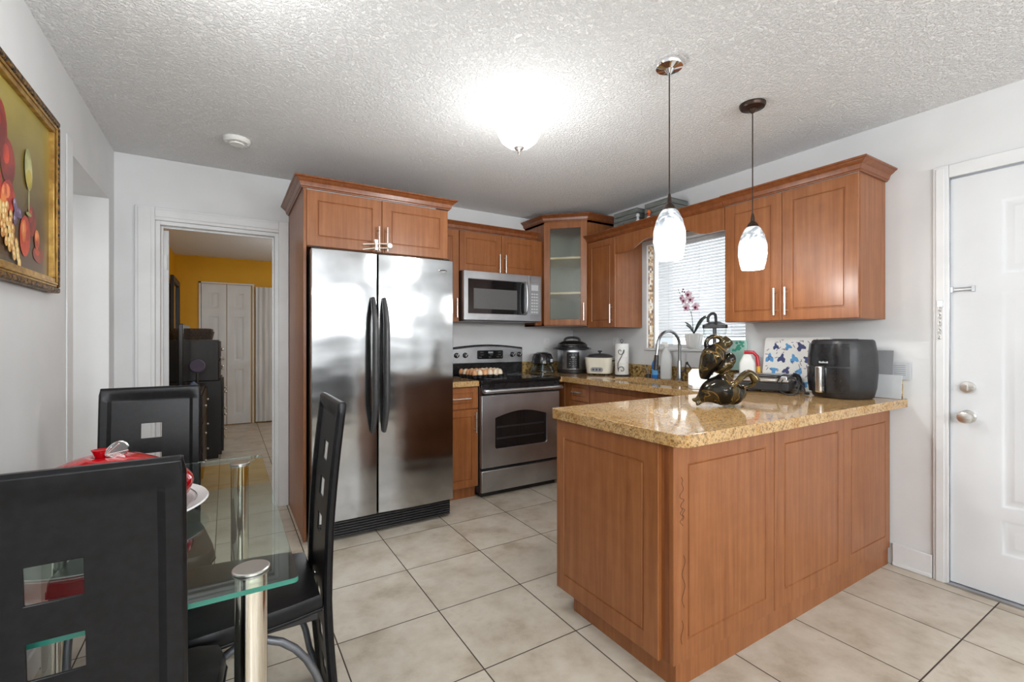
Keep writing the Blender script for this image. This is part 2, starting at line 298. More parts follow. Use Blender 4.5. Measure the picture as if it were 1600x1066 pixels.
def obj(name,bm,mats,parent=None,loc=None,bev=0,seg=2,angle=35,rot=0,sub=0,recalc=True):
    if recalc: bmesh.ops.recalc_face_normals(bm,faces=bm.faces)
    me=bpy.data.meshes.new(name); bm.to_mesh(me); bm.free()
    for mm in (mats if isinstance(mats,(list,tuple)) else [mats]): me.materials.append(M[mm] if isinstance(mm,str) else mm)
    for p in me.polygons: p.use_smooth=True
    me.set_sharp_from_angle(angle=math.radians(angle))
    o=bpy.data.objects.new(name,me); C.objects.link(o)
    if parent: o.parent=parent
    if loc: o.location=loc
    if rot: o.rotation_euler=(0,0,rot)
    if bev:
        b=o.modifiers.new('bevel','BEVEL'); b.width=bev; b.segments=seg; b.limit_method='ANGLE'; b.angle_limit=math.radians(40); b.harden_normals=False
    if sub:
        s=o.modifiers.new('sub','SUBSURF'); s.levels=sub; s.render_levels=sub
    return o
def tag(o,label,cat,group=None):
    o['label']=label; o['category']=cat
    if group: o['group']=group
    return o
def thing(name,label,cat,loc=(0,0,0),rotz=0,group=None):
    o=bpy.data.objects.new(name,None); C.objects.link(o); o.empty_display_size=.1
    o.location=loc; o.rotation_euler=(0,0,rotz); return tag(o,label,cat,group)
def dup(root,loc,rotz,label=None,group=None):
    r=root.copy(); C.objects.link(r); r.location=loc; r.rotation_euler=(0,0,rotz)
    if label: r['label']=label
    if group: r['group']=group
    for ch in list(root.children):
        c=ch.copy(); C.objects.link(c); c.parent=r
        for g in ch.children:
            d=g.copy(); C.objects.link(d); d.parent=c
    return r
def struct(name,bm,mats,parent=None,**k):
    o=obj(name,bm,mats,parent,**k)
    if not parent: o['kind']='structure'
    return o
GROOVE=[(0,0),(.003,.005),(.007,.005),(.010,.0)]
SIXP=[(0,0),(.010,.007),(.022,.009),(.045,.002),(.05,.002)]
def panel_slab(bm,w,h,t,panels,prof=GROOVE,ox=0,oz=0,oy=0,mi=0,pmi=None):
    """slab with chamfered front (front y=oy, back y=oy+t), width along x from ox, height from oz; rectangular routed panels"""
    c=.002
    xs=sorted({c,w-c}|{p[0] for p in panels}|{p[1] for p in panels}); zs=sorted({c,h-c}|{p[2] for p in panels}|{p[3] for p in panels})
    V={}
    def gv(x,y,z):
        k=(round(x,5),round(y,5),round(z,5))
        if k not in V: V[k]=bm.verts.new((ox+x,oy+y,oz+z))
        return V[k]
    def quad(a,b,cc,d,m_=mi):
        try: f=bm.faces.new((a,b,cc,d)); f.material_index=m_
        except ValueError: pass
    for i in range(len(xs)-1):
        for j in range(len(zs)-1):
            mxx=(xs[i]+xs[i+1])/2; mz=(zs[j]+zs[j+1])/2
            if any(p[0]<mxx<p[1] and p[2]<mz<p[3] for p in panels): continue
            quad(gv(xs[i],0,zs[j]),gv(xs[i+1],0,zs[j]),gv(xs[i+1],0,zs[j+1]),gv(xs[i],0,zs[j+1]))
    for x0,x1,z0,z1 in panels:
        prev=None
        for ins,dep in prof:
            ring=[gv(x0+ins,dep,z0+ins),gv(x1-ins,dep,z0+ins),gv(x1-ins,dep,z1-ins),gv(x0+ins,dep,z1-ins)]
            if prev:
                for k in range(4): quad(prev[k],prev[(k+1)%4],ring[(k+1)%4],ring[k])
            prev=ring
        quad(*prev,mi if pmi is None else pmi)
    rect=lambda ins,y:[gv(ins,y,ins),gv(w-ins,y,ins),gv(w-ins,y,h-ins),gv(ins,y,h-ins)]
    r0,r1,r2=rect(c,0),rect(0,c),rect(0,t)
    for a,b in ((r0,r1),(r1,r2)):
        for k in range(4): quad(a[k],b[k],b[(k+1)%4],a[(k+1)%4])
    quad(*r2[::-1])
def bar_pull(parent,x,z,ln=.16,vert=True,y=0,mat='nickel',name='handle'):
    bm=nb()
    if vert:
        cyl(bm,(x,y-.032,z-ln/2),(x,y-.032,z+ln/2),.006,12)
        for s in (-1,1): cyl(bm,(x,y+.001,z+s*ln*.34),(x,y-.032,z+s*ln*.34),.0045,8)
    else:
        cyl(bm,(x-ln/2,y-.032,z),(x+ln/2,y-.032,z),.006,12)
        for s in (-1,1): cyl(bm,(x+s*ln*.34,y+.001,z),(x+s*ln*.34,y-.032,z),.0045,8)
    return obj(name,bm,mat,parent)
def door(parent,x,z,w,h,handle=None,inset=.055,name='door',hl=.16,y=0,mats='wood'):
    """cabinet leaf; local front at y; handle=(hx,hz,vertical)"""
    bm=nb(); panel_slab(bm,w,h,.018,[(inset,w-inset,inset,h-inset)])
    o=obj(name,bm,mats,parent,loc=(x,y,z),recalc=False)
    if handle: bar_pull(o,handle[0]-x,handle[1]-z,hl,handle[2])
    return o
def crown(parent,path,z0,h,out,name='crown_moulding',mat='wood_dk',closed_back=True):
    """sweep a crown profile outwards (to the right of travel = outwards) along a 2d path"""
    prof=[(0,0),(.010,0),(.012,.10*h),(.018,.16*h),(.020,.30*h),(out*.45,.52*h),(out*.75,.72*h),(out*.82,.80*h),(out*.97,.86*h),(out,.90*h),(out,h),(0,h)]
    P=[Vector(p) for p in path]; rings=[]
    for i,p in enumerate(P):
        d0=(P[i]-P[i-1]).normalized() if i>0 else None; d1=(P[i+1]-P[i]).normalized() if i<len(P)-1 else None
        n0=Vector((d0.y,-d0.x)) if d0 else None; n1=Vector((d1.y,-d1.x)) if d1 else None
        if n0 and n1: m_=(n0+n1).normalized(); m_=m_/max(.3,m_.dot(n0))
        else: m_=n0 or n1
        rings.append([(p.x+m_.x*o_,p.y+m_.y*o_,z0+zz) for o_,zz in prof])
    bm=nb(); loft(bm,rings); return obj(name,bm,mat,parent,angle=25)
# ---------------------------------------------------------------- room shell
X0,X1,YB,ZC=-.61,3.13,3.85,2.44
bm=nb(); box(bm,-3.2,4.2,-2.8,9.0,-.1,0); struct('floor',bm,'tile')
bm=nb(); box(bm,X0-.12,X1+.16,-2.75,YB+.12,ZC,ZC+.1); struct('ceiling',bm,'ceil')
bm=nb() # back wall with doorway x -.40...33
box(bm,X0-.12,-.40,YB,YB+.12,0,ZC); box(bm,-.40,.33,YB,YB+.12,2.03,ZC); box(bm,.33,X1+.16,YB,YB+.12,0,ZC); struct('wall_back',bm,'wall')
bm=nb() # left wall with hall opening y 2.90..3.70
box(bm,X0-.12,X0,-2.75,2.90,0,ZC); box(bm,X0-.12,X0,2.90,3.70,2.10,ZC); box(bm,X0-.12,X0,3.70,YB,0,ZC); struct('wall_left',bm,'wall')
bm=nb() # hall beyond
box(bm,-2.6,X0-.12,3.70,3.82,0,2.22); box(bm,-2.6,X0-.12,2.78,2.90,0,2.22); box(bm,-2.7,-2.6,2.78,3.82,0,2.22); struct('wall_hall',bm,'wall')
bm=nb(); box(bm,-2.6,X0-.12,2.9,3.70,2.10,2.2); struct('ceiling_hall',bm,'wall')
WY0,WY1,WZ0,WZ1=1.93,2.84,1.165,2.06
DY0,DY1,DZ=-.075,.84,2.06
bm=nb() # right wall with window and entry door
XR=X1+.16
box(bm,X1,XR,-2.75,DY0-.02,0,ZC); box(bm,X1,XR,DY0-.02,DY1+.006,DZ+.006,ZC); box(bm,X1,XR,DY1+.006,WY0,0,ZC)
box(bm,X1,XR,WY0,WY1,0,WZ0); box(bm,X1,XR,WY0,WY1,WZ1,ZC); box(bm,X1,XR,WY1,YB+.12,0,ZC); struct('wall_right',bm,'wall')
bm=nb() # rear wall behind camera, opening added for the fill light and fridge reflection
box(bm,X0-.12,-.4,-2.75,-2.65,0,ZC); box(bm,-.4,2.6,-2.75,-2.65,0,1.5); box(bm,-.4,2.6,-2.75,-2.65,2.06,ZC); box(bm,2.6,XR,-2.75,-2.65,0,ZC); struct('wall_rear',bm,'wall')
bm=nb() # bedroom beyond the doorway
box(bm,X0-.1,X0,YB+.12,7.9,0,2.42); box(bm,X0-.1,2.5,7.9,8.0,0,2.42); box(bm,2.4,2.5,YB+.12,7.9,0,2.42); struct('wall_bedroom',bm,'yellow')
bm=nb(); box(bm,X0-.1,2.5,YB+.12,8.0,2.42,2.52); struct('ceiling_bedroom',bm,'ceil')
# doorway casing
bm=nb()
box(bm,-.505,-.40,YB-.018,YB,0,2.115); box(bm,.33,.398,YB-.018,YB,0,2.115); box(bm,-.40,.33,YB-.018,YB,2.03,2.115)
box(bm,-.49,-.42,YB-.024,YB-.018,0,2.10); box(bm,-.40,.33,YB-.024,YB-.018,2.05,2.10)
struct('trim_1',bm,'trim',bev=.004)
bm=nb(); box(bm,-.40,-.375,YB,YB+.12,0,2.03); box(bm,.305,.33,YB,YB+.12,0,2.03); box(bm,-.375,.305,YB,YB+.12,2.005,2.03); box(bm,-.375,-.362,YB+.05,YB+.065,0,2.005); box(bm,.292,.305,YB+.05,YB+.065,0,2.005); box(bm,-.362,.292,YB+.05,YB+.065,1.992,2.005); struct('trim_2',bm,'trim',bev=.002)
bm=nb(); box(bm,X0,X0+.006,2.80,2.895,0,2.16); struct('trim_3',bm,'trim',bev=.004)
bm=nb(); box(bm,X0,X0+.012,-2.6,2.79,0,.10); struct('baseboard_left',bm,'trim',bev=.004)
bm=nb(); box(bm,X1-.014,X1,.905,1.075,0,.12); box(bm,X1-.018,X1,.905,1.075,0,.02); struct('baseboard_right',bm,'trim',bev=.004)
# ---- open bedroom door leaf (hinged left, swung into the bedroom)
bm=nb(); panel_slab(bm,.70,1.98,.035,[(.10,.32,.20,.80),(.38,.60,.20,.80),(.10,.32,.92,1.52),(.38,.60,.92,1.52),(.10,.32,1.64,1.84),(.38,.60,1.64,1.84)],SIXP)
d2=obj('door_2',bm,'doorp',loc=(-.338,YB+.13,.012),rot=math.radians(96),recalc=False); d2['kind']='structure'
bm=nb(); box(bm,-.004,.0,.0,.034,-.05,.05); cyl(bm,(-.004,.006,-.05),(-.004,.006,.05),.006,8); obj('hinge',bm,'trim',d2,loc=(0,0,1.76))
# ---- closet bifold doors in bedroom
def bifold(nm,x,w):
    bm=nb(); l=w/2-.004
    ph=[(.09,l-.09,.14,.80),(.09,l-.09,.92,1.56),(.09,l-.09,1.68,1.90)]
    for k in range(2): panel_slab(bm,l,2.02,.03,ph,SIXP,ox=k*(l+.006))
    o=obj(nm,bm,'doorp',loc=(x,7.865,.012),recalc=False); o['kind']='structure'; return o
d3=bifold('door_3',-.30,.61)
bm=nb(); ball(bm,(.27,-.025,.95),.016); obj('door_handle',bm,'nickel',d3)
bm=nb(); box(bm,.33,.355,7.88,7.90,0,2.04); box(bm,-.33,-.305,7.88,7.90,0,2.06); box(bm,-.33,.355,7.88,7.90,2.04,2.06); struct('trim_4',bm,'trim')
bm=nb()
pts=[]
for k in range(41):
    x=.37+k*.012; pts.append((x,7.83+.012*math.sin(k*1.1)+.008*math.sin(k*.47)))
loft(bm,[[(x,y,.02) for x,y in pts],[(x,y,2.02) for x,y in pts],[(x,y+.01,2.02) for x,y in pts],[(x,y+.01,.02) for x,y in pts]],False,False,closed=False)
tag(obj('closet_curtain',bm,'curtain'),'white hanging closet curtain beside the folding closet doors in the yellow room','curtain')
# ---- entry door
o=thing('door_1','','door',(X1+.035,DY1,.012),-PI/2); del o['label']; del o['category']; o['kind']='structure'
bm=nb(); W_=DY1-DY0-.008
pp=[]
for a,b_ in ((.18,.42),(.50,.74)): pp+=[(a,b_,.20,.375),(a,b_,.425,1.46),(a,b_,1.535,1.90)]
panel_slab(bm,W_,DZ-.02,.044,pp,SIXP,oy=-.03); obj('door_panel',bm,'doorp',o,recalc=False)
def knob(z,x,dead):
    bm=nb()
    prof=[(.033,0),(.033,.006),(.028,.012),(.012,.014),(.012,.03),(.026,.036),(.030,.05),(.026,.062),(.010,.066)] if not dead else [(.030,0),(.030,.008),(.026,.016),(.012,.018)]
    vs=lathe(bm,prof,24); xf(vs,Matrix.Translation((x,-.03,z))@Matrix.Rotation(PI/2,4,'X'))
    if dead: box(bm,x-.004,x+.004,-.065,-.044,z-.014,z+.014)
    return obj('dead_bolt' if dead else 'door_handle',bm,'nickel',o)
knob(.845,.067,False); knob(.99,.067,True)
bm=nb(); box(bm,.008,.088,-.036,-.031,1.470,1.488); cyl(bm,(.012,-.04,1.472),(.084,-.04,1.472),.003,8); cyl(bm,(.012,-.04,1.486),(.084,-.04,1.486),.003,8); box(bm,.002,.014,-.042,-.031,1.464,1.494); box(bm,.082,.094,-.042,-.031,1.464,1.494); obj('chain_slide',bm,'steel',o,bev=.001)
# casing for entry door, weather strip
bm=nb()
box(bm,X1-.016,X1,DY1,.902,0,2.125); box(bm,X1-.016,X1,DY0-.075,DY0-.012,0,2.125); box(bm,X1-.016,X1,DY0-.012,DY1,DZ,2.125)
box(bm,X1-.022,X1-.016,.855,.890,0,2.115); struct('trim_5',bm,'trim',bev=.003)
bm=nb(); box(bm,X1-.012,X1+.02,DY1-.003,DY1+.006,0,DZ); struct('trim_6',bm,'steel')
bm=nb(); box(bm,X1-.03,X1+.12,DY0,DY1,0,.010); struct('trim_7',bm,'steel')
t_=thing('door_chain','loose chrome security chain hanging on the entry door casing','chain',(X1-.0225,.871,1.24))
bm=nb(); box(bm,-.004,0,-.012,.012,.165,.20); obj('bracket',bm,'steel',t_,bev=.001)
bm=nb()
for k in range(8):
    z=.165-k*.019; R=Matrix.Translation((-.004,0,z-.01))@Matrix.Rotation(k%2*PI/2*.8+.2,4,'Z')
    pts=[R@Vector((0,.006*math.cos(a),.0125*math.sin(a))) for a in [2*PI*i/12 for i in range(13)]]
    tube(bm,pts,.0016,6)
ball(bm,(-.004,0,.006),.006); obj('chain_links',bm,'nickel',t_)
# ---- kitchen window
t_=thing('window_1','','w',(X1,WY1,WZ0)); del t_['label']; del t_['category']; t_['kind']='structure'
bm=nb(); box(bm,.022,.082,-.007,-.001,0,.895); obj('mosaic_jamb',bm,'mosaic',t_)
bm=nb(); box(bm,.0,.125,-.0045,-.0002,0,.895); box(bm,.085,.12,-.02,-.006,0,.895); box(bm,.10,.14,-.91,-.875,0,.895); box(bm,.10,.14,-.91,0,.86,.895); box(bm,.10,.14,-.91,0,0,.035); obj('window_frame',bm,'trim',t_,bev=.002)
bm=nb(); box(bm,-.022,.14,-.905,-.002,-.018,.001); obj('window_sill',bm,'trim',t_,bev=.003)
bm=nb(); box(bm,.118,.122,-.88,-.02,.03,.87); obj('pane',bm,'clear',t_)
bl=thing('window_blind','white horizontal slat blind pulled nearly down over the sink window','window blind',(X1+.100,WY1-.05,WZ0+.09))
bm=nb()
for k in range(31):
    z=.03+k*.0248
    vs=box(bm,-.0125,.0125,-.80,0,-.0009,.0009); xf(vs,Matrix.Translation((0,0,z))@Matrix.Rotation(math.radians(-70),4,'Y'))
obj('slats',bm,'blind',bl)
bm=nb(); box(bm,-.014,.014,-.80,0,0,.014); obj('bottom_rail',bm,'blind',bl,bev=.003)
bm=nb(); box(bm,-.02,.02,-.80,0,.775,.802); obj('head_rail',bm,'blind',bl,bev=.002)
bm=nb()
for y in (-.12,-.42,-.70): cyl(bm,(-.0125,y,.01),(-.0125,y,.78),.0012,6)
obj('ladder_cord',bm,'white',bl)
# ---------------------------------------------------------------- cabinets
def carcass(parent,w,d,z0,z1,y0=.019,toe=0,mat='wood',toe_d=.06):
    bm=nb(); box(bm,0,w,y0,d,z0,z1)
    if toe: box(bm,.0,w,toe_d,d,0,z0)
    return obj('body',bm,mat,parent,bev=.0015,seg=1)
# over-fridge cabinet with tall side panel : x .40-1.357, face y 3.08
c=thing('fridge_cabinet','cherry wood cabinet over the fridge with tall side panel and crown','cabinet',(.40,3.08,0))
bm=nb(); box(bm,.018,.957,.019,.765,1.815,2.168); obj('body',bm,'wood',c,bev=.001)
bm=nb(); box(bm,0,.018,0,.768,0,2.168); obj('side_panel',bm,'wood',c,bev=.0015)
bm=nb(); box(bm,.941,.957,.019,.768,0,1.815); obj('side_panel',bm,'wood',c,bev=.0015)
door(c,.0195,1.818,.461,.345,(.455,1.903,True),.06); door(c,.4835,1.818,.4715,.345,(.51,1.903,True),.06)
crown(c,[(0,.768),(0,0),(.957,0),(.957,.37)],2.168,.066,.055)
# child lock looped through its handles
t_=thing('child_lock','white plastic sliding child lock threaded through the two fridge cabinet handles','lock',(.86,3.045,1.84))
bm=nb()
for dz in (0,.028): tube(bm,[(-.115,-.012,-.022+dz*1.2),(-.04,-.010,-.006+dz),(.05,-.010,.004+dz)],.0035,8)
tube(bm,smoothpts([(.05,-.010,.004),(.066,-.010,.010),(.066,-.010,.024),(.05,-.010,.032)],4),.0035,8)
obj('cord_loop',bm,'cream',t_)
bm=nb(); prism(bm,[(-.040,-.02),(-.018,-.02),(-.022,.008),(-.018,.05),(-.044,.05),(-.036,.01)],-.022,-.006,'y'); obj('slider',bm,'white',t_,bev=.002)
bm=nb(); vs=lathe(bm,[(.016,0),(.018,.004),(.016,.010)],18); xf(vs,Matrix.Translation((.058,-.014,.018))@Matrix.Rotation(PI/2,4,'X')); obj('lock_button',bm,'white',t_)
# narrow tall upper beside fridge
c=thing('wall_cabinet','narrow cherry wall cabinet between the fridge and the microwave','cabinet',(1.359,3.52,0))
carcass(c,.292,.325,1.385,2.155); door(c,.002,1.387,.288,.766,(.262,1.50,True),.055)
crown(c,[(0,0),(.2935,0)],2.155,.06,.05)
# over-microwave
c=thing('wall_cabinet','cherry wall cabinet directly above the microwave with two doors','cabinet',(1.653,3.52,0))
carcass(c,.787,.325,1.815,2.155); door(c,.003,1.818,.402,.335,(.377,1.90,True),.055); door(c,.409,1.818,.376,.335,(.437,1.90,True),.055)
crown(c,[(0,0),(.787,0)],2.155,.06,.05)
bm=nb(); box(bm,.789,.862,.03,.05,1.37,2.155); obj('filler_strip',bm,'wood',c)
# corner cabinet with glass door
c=thing('corner_cabinet','tall diagonal corner wall cabinet with a frosted glass door','cabinet',(2.52,3.24,0))
def corner(z0,z1,bm,i=0): prism(bm,[(0+i,.28),(.28,0+i),(.608-i,0+i),(.608-i,.608-i),(0+i,.608-i)],z0,z1)
bm=nb(); corner(1.365,1.383,bm); corner(2.312,2.33,bm); 
box(bm,0,.016,.28,.608,1.365,2.33); box(bm,.28,.608,0,.016,1.365,2.33); obj('body',bm,'wood',c)
bm=nb(); box(bm,.016,.606,.594,.606,1.383,2.312); box(bm,.594,.606,.016,.594,1.383,2.312); obj('interior_back',bm,'inside',c)
for z in (1.66,1.985):
    bm=nb(); corner(z,z+.017,bm,.02); obj('shelf',bm,'maple',c)
dl=bpy.data.objects.new('door',None); C.objects.link(dl); dl.parent=c; dl.location=(0,.28,1.372); dl.rotation_euler=(0,0,-PI/4)
LW=.396; bm=nb(); fz=[(0,.058),(LW-.058,LW)]
HH=.945
for a,b_ in fz: box(bm,a,b_,-.019,-.001,0,HH)
box(bm,.058,LW-.058,-.019,-.001,0,.055); box(bm,.058,LW-.058,-.019,-.001,HH-.055,HH); obj('door_frame',bm,'wood',dl,bev=.002)
bm=nb(); box(bm,.056,LW-.056,-.011,-.006,.053,HH-.053); obj('glass_pane',bm,'frost',dl)
bar_pull(dl,LW-.028,.12,.16,True,-.019)
crown(c,[(0,.608),(0,.28),(.28,0),(.608,0)],2.33,.058,.05)
# right wall small upper + valance + pair
c=thing('wall_cabinet','narrow cherry wall cabinet between the glass corner cabinet and the window','cabinet',(2.80,3.238,0),-PI/2)
carcass(c,.355,.325,1.345,2.115); door(c,.003,1.347,.349,.766,(.322,1.46,True),.055)
crown(c,[(0,0),(.355,0)],2.115,.06,.05)
c=thing('valance','scalloped cherry wood valance board bridging the cabinets above the sink window','valance',(2.80,2.882,0),-PI/2)
L=1.010; bot=[]
N=40
for k in range(N+1):
    s=k/N; e=min(s,1-s)*L
    z=1.965 if e<.13 else (2.035 if e>.36 else 1.965+.07*(.5-.5*math.cos(PI*(e-.13)/.23)))
    bot.append((s*L,z))
bm=nb(); prism(bm,bot+[(L,2.115),(0,2.115)],.0,.018,'y'); obj('board',bm,'wood',c,angle=30)
bm=nb(); box(bm,0,L,.018,.325,2.097,2.115); obj('top_board',bm,'wood',c)
crown(c,[(0,0),(L,0)],2.115,.06,.05)
c=thing('wall_cabinet','large cherry wall cabinet over the air fryer with two doors','cabinet',(2.80,1.870,0),-PI/2)
carcass(c,.762,.325,1.352,2.115); door(c,.002,1.354,.366,.759,(.338,1.465,True),.06); door(c,.371,1.354,.389,.759,(.402,1.465,True),.06)
crown(c,[(0,0),(.762,0),(.762,.325)],2.115,.062,.055)
# base left of stove
c=thing('base_cabinet','narrow cherry base cabinet with a drawer between the fridge and stove','cabinet',(1.359,3.222,0))
carcass(c,.317,.62,.09,.874,toe=1); door(c,.002,.098,.313,.60,(.285,.60,True),.055); 
bm=nb(); panel_slab(bm,.313,.165,.018,[(.045,.268,.04,.125)]); q=obj('drawer',bm,'wood',c,loc=(.002,0,.705),recalc=False); bar_pull(q,.156,.082,.16,False)
# sink run on right wall: faces -x ; local x -> -y
c=thing('base_cabinet','cherry corner base cabinet with a stack of drawers right of the stove','cabinet',(2.53,3.236,0),-PI/2)
bm=nb(); box(bm,0,.336,.019,.595,.09,.874); box(bm,0,.336,.06,.595,0,.09); box(bm,-.58,-.001,.01,.595,0,.874); obj('body',bm,'wood',c,bev=.0015)
zz=[.098,.34,.53,.72]
hh=[.238,.186,.186,.152]
for z,h in zip(zz,hh):
    bm=nb(); panel_slab(bm,.262,h,.018,[(.04,.222,.035,h-.035)]); q=obj('drawer',bm,'wood',c,loc=(.072,0,z),recalc=False); bar_pull(q,.131,h/2,.12,False)
c=thing('base_cabinet','cherry sink base cabinet with wide false drawer front under the sink','cabinet',(2.53,2.898,0),-PI/2)
bm=nb(); box(bm,0,.02,.019,.595,.09,.874); box(bm,.92,1.145,.019,.595,.09,.874); box(bm,.02,.92,.019,.035,.09,.874); box(bm,0,1.145,.06,.595,0,.09); obj('body',bm,'wood',c)
bm=nb(); panel_slab(bm,.90,.165,.018,[(.05,.85,.04,.125)]); obj('false_front',bm,'wood',c,loc=(.006,0,.705),recalc=False)
door(c,.006,.098,.448,.60,(.42,.60,True)); door(c,.458,.098,.448,.60,(.49,.60,True))
# peninsula
c=thing('peninsula_cabinet','cherry panelled peninsula base cabinet under the granite breakfast bar','cabinet',(1.333,1.085,0))
bm=nb(); box(bm,0,1.785,.019,.64,.09,.873); box(bm,.022,1.785,.008,.575,0,.09); obj('body',bm,'wood',c,bev=.0015)
def leaf(name,x,w,ins=(.075,.055)):
    bm=nb(); h=.780; panel_slab(bm,w,h,.019,[(ins[0],w-ins[1],.07,h-.075)]); return obj(name,bm,'wood',c,loc=(x,0,.092),recalc=False)
p1=leaf('panel',0,.634,(.075,.06)); p2=leaf('panel',.638,.612); p3=leaf('panel',1.2505,.534)
bm=nb(); # scratched doodles beside the first panel groove
def scribble(pts,o_): 
    tube(bm,[(x,-.0004,z) for x,z in smoothpts2(pts)],.0011,5)
def smoothpts2(P): return [(q.x,q.y) for q in smoothpts([(a,b,0) for a,b in P],4)]
rnd=random.Random(3)
pts=[(.045+rnd.uniform(-.012,.014),.66-k*.012) for k in range(14)]; scribble(pts,0)
pts=[(.04+.01*math.sin(k*1.9)+rnd.uniform(-.006,.006),.55-k*.008) for k in range(9)]; scribble(pts,0)
pts=[(.052+.008*math.sin(k*1.2),.38-k*.017) for k in range(12)]; scribble(pts,0)
pts=[(.044+.006*math.sin(k*.9),.15-k*.012) for k in range(8)]; scribble(pts,0)
obj('scribble_marks',bm,'ink',p1)
bm=nb(); box(bm,-.002,.018,.0195,.040,.092,.872); obj('corner_strip',bm,'wood_dk',c)
e=bpy.data.objects.new('end_panel',None)
bm=nb(); panel_slab(bm,.598,.782,.018,[(.05,.53,.07,.70)]); obj('end_panel',bm,'wood',c,loc=(-.019,.650,.090),rot=-PI/2,recalc=False)
# ---------------------------------------------------------------- worktops
def arc(cx,cy,r,a0,a1,n=6): return [(cx+r*math.cos(math.radians(a0+(a1-a0)*k/n)),cy+r*math.sin(math.radians(a0+(a1-a0)*k/n))) for k in range(n+1)]
def rr_(x0,x1,y0,y1,r,n=5): return arc(x1-r,y1-r,r,0,90,n)+arc(x0+r,y1-r,r,90,180,n)+arc(x0+r,y0+r,r,180,270,n)+arc(x1-r,y0+r,r,270,360,n)
def slab(name,outline,holes,z0,z1,mat,parent=None,bev=.01):
    bm=nb(); E=[]
    for lp in [outline]+holes:
        vs=[bm.verts.new((x,y,z1)) for x,y in lp]
        E+=[bm.edges.new((vs[i],vs[(i+1)%len(vs)])) for i in range(len(vs))]
    r=bmesh.ops.triangle_fill(bm,use_beauty=True,edges=E)
    top=[f for f in bm.faces]
    ex=bmesh.ops.extrude_face_region(bm,geom=top)
    for v in [g for g in ex['geom'] if isinstance(g,bmesh.types.BMVert)]: v.co.z=z0
    bmesh.ops.dissolve_limit(bm,angle_limit=.01,verts=bm.verts,edges=bm.edges) if not holes else None
    return obj(name,bm,mat,parent,bev=bev,seg=4)
ZT,ZB=.920,.875
out=[(2.449,3.845),(2.449,3.185),(2.468,3.185),(2.468,1.75)]+arc(1.285+.03,1.75-.03,.03,90,180,4)+arc(1.285+.05,1.01+.05,.05,180,270,5)+[(3.128,1.01),(3.128,3.845)]
wt=thing('worktop','U-shaped gold granite worktop with the sink and breakfast bar','worktop',(0,0,0))
slab('slab',out[::-1],[rr_(2.60,2.97,2.08,2.80,.04)],ZB,ZT,'granite',wt)
bm=nb(); box(bm,3.108,3.128,1.03,3.825,ZT,ZT+.10); obj('backsplash',bm,'splash',wt,bev=.002)
bm=nb(); box(bm,2.449,3.107,3.828,3.848,ZT,ZT+.10); obj('backsplash',bm,'splash',wt,bev=.002)
wt=thing('worktop','short gold granite worktop piece between the fridge and the stove','worktop',(0,0,0))
slab('slab',[(1.361,3.845),(1.361,3.19),(1.672,3.19),(1.672,3.845)][::-1],[],ZB,ZT,'granite',wt)
bm=nb(); box(bm,1.361,1.672,3.828,3.848,ZT,ZT+.10); obj('backsplash',bm,'splash',wt,bev=.002)
# sink
sk=thing('kitchen_sink','stainless steel sink basin set in the granite under the window','sink',(2.785,2.44,0))
bm=nb()
O=rr_(-.188,.188,-.363,.363,.045); I=rr_(-.178,.178,-.353,.353,.04)
loft(bm,[[(x,y,ZB-.002) for x,y in O],[(x,y,ZT-.006) for x,y in O] if 0 else [(x*.985,y*.99,ZB-.0015) for x,y in O],[(x,y,ZB-.02) for x,y in I],[(x*.94,y*.96,.73) for x,y in I],[(x*.85,y*.9,.715) for x,y in I],[(x*.1,y*.06,.712) for x,y in I]],False,True)
obj('basin',bm,'steel',sk)
bm=nb(); lathe(bm,[(.04,.7125),(.038,.716),(.01,.714)],20); obj('drain',bm,'chrome',sk)
# faucet
fc=thing('kitchen_faucet','brushed steel gooseneck pull-down faucet behind the sink','faucet',(3.03,2.41,ZT))
bm=nb(); lathe(bm,[(.030,0),(.030,.008),(.022,.012),(.021,.05),(.018,.06),(.016,.15),(.0135,.155)],20); obj('base',bm,'faucet',fc)
bm=nb(); P=[(0,0,.14),(0,0,.27)]+[(-.125+.125*math.cos(a),0,.27+.115*math.sin(a)) for a in [PI*k/10 for k in range(1,10)]]+[(-.25,0,.265),(-.262,0,.20)]
tube(bm,P,.012,14); obj('spout',bm,'faucet',fc)
bm=nb(); cyl(bm,(-.2618,0,.201),(-.272,0,.10),.016,14,r2=.019); cyl(bm,(-.272,0,.101),(-.274,0,.088),.017,14); obj('spray_head',bm,'blackm',fc)
bm=nb(); cyl(bm,(0,-.018,.07),(0,-.045,.075),.012,12); tube(bm,[(0,-.04,.075),(-.01,-.06,.10),(-.02,-.075,.145)],.006,8,r2=.004); obj('lever',bm,'faucet',fc)
# ---------------------------------------------------------------- fridge
f=thing('fridge','stainless side-by-side fridge with long dark curved handles','fridge',(.428,2.955,0))
bm=nb(); box(bm,.004,.906,.075,.86,.03,1.775); obj('body',bm,'blackm',f,bev=.004)
def fdoor(x0,x1,nm='door'):
    bm=nb(); poly=[(x0,.068),(x0,.010)]+[(x0+(x1-x0)*k/8,.006-.010*math.sin(PI*k/8)) for k in range(0,9)]+[(x1,.010),(x1,.068)]
    prism(bm,poly,.132,1.785); return obj(nm,bm,'fridge',f,bev=.004,angle=30)
dL=fdoor(0,.388); dR=fdoor(.396,.915)
def fh(x,side,par):
    pts=[]; rad=[]
    for k in range(17):
        s=k/16; z=.655+s*.845; b_=math.sin(PI*s)
        pts.append((x-side*.012*(1-b_)*0+side*(-.004),-.006-.062*min(1,b_*1.7)**.8,z)); rad.append(.013+.007*math.sin(PI*s)**.5)
    bm=nb(); tube(bm,pts,.018,14,radii=rad,sq=1.25); return obj('handle',bm,'greyp',par,angle=60)
fh(.362,1,dL); fh(.425,-1,dR)
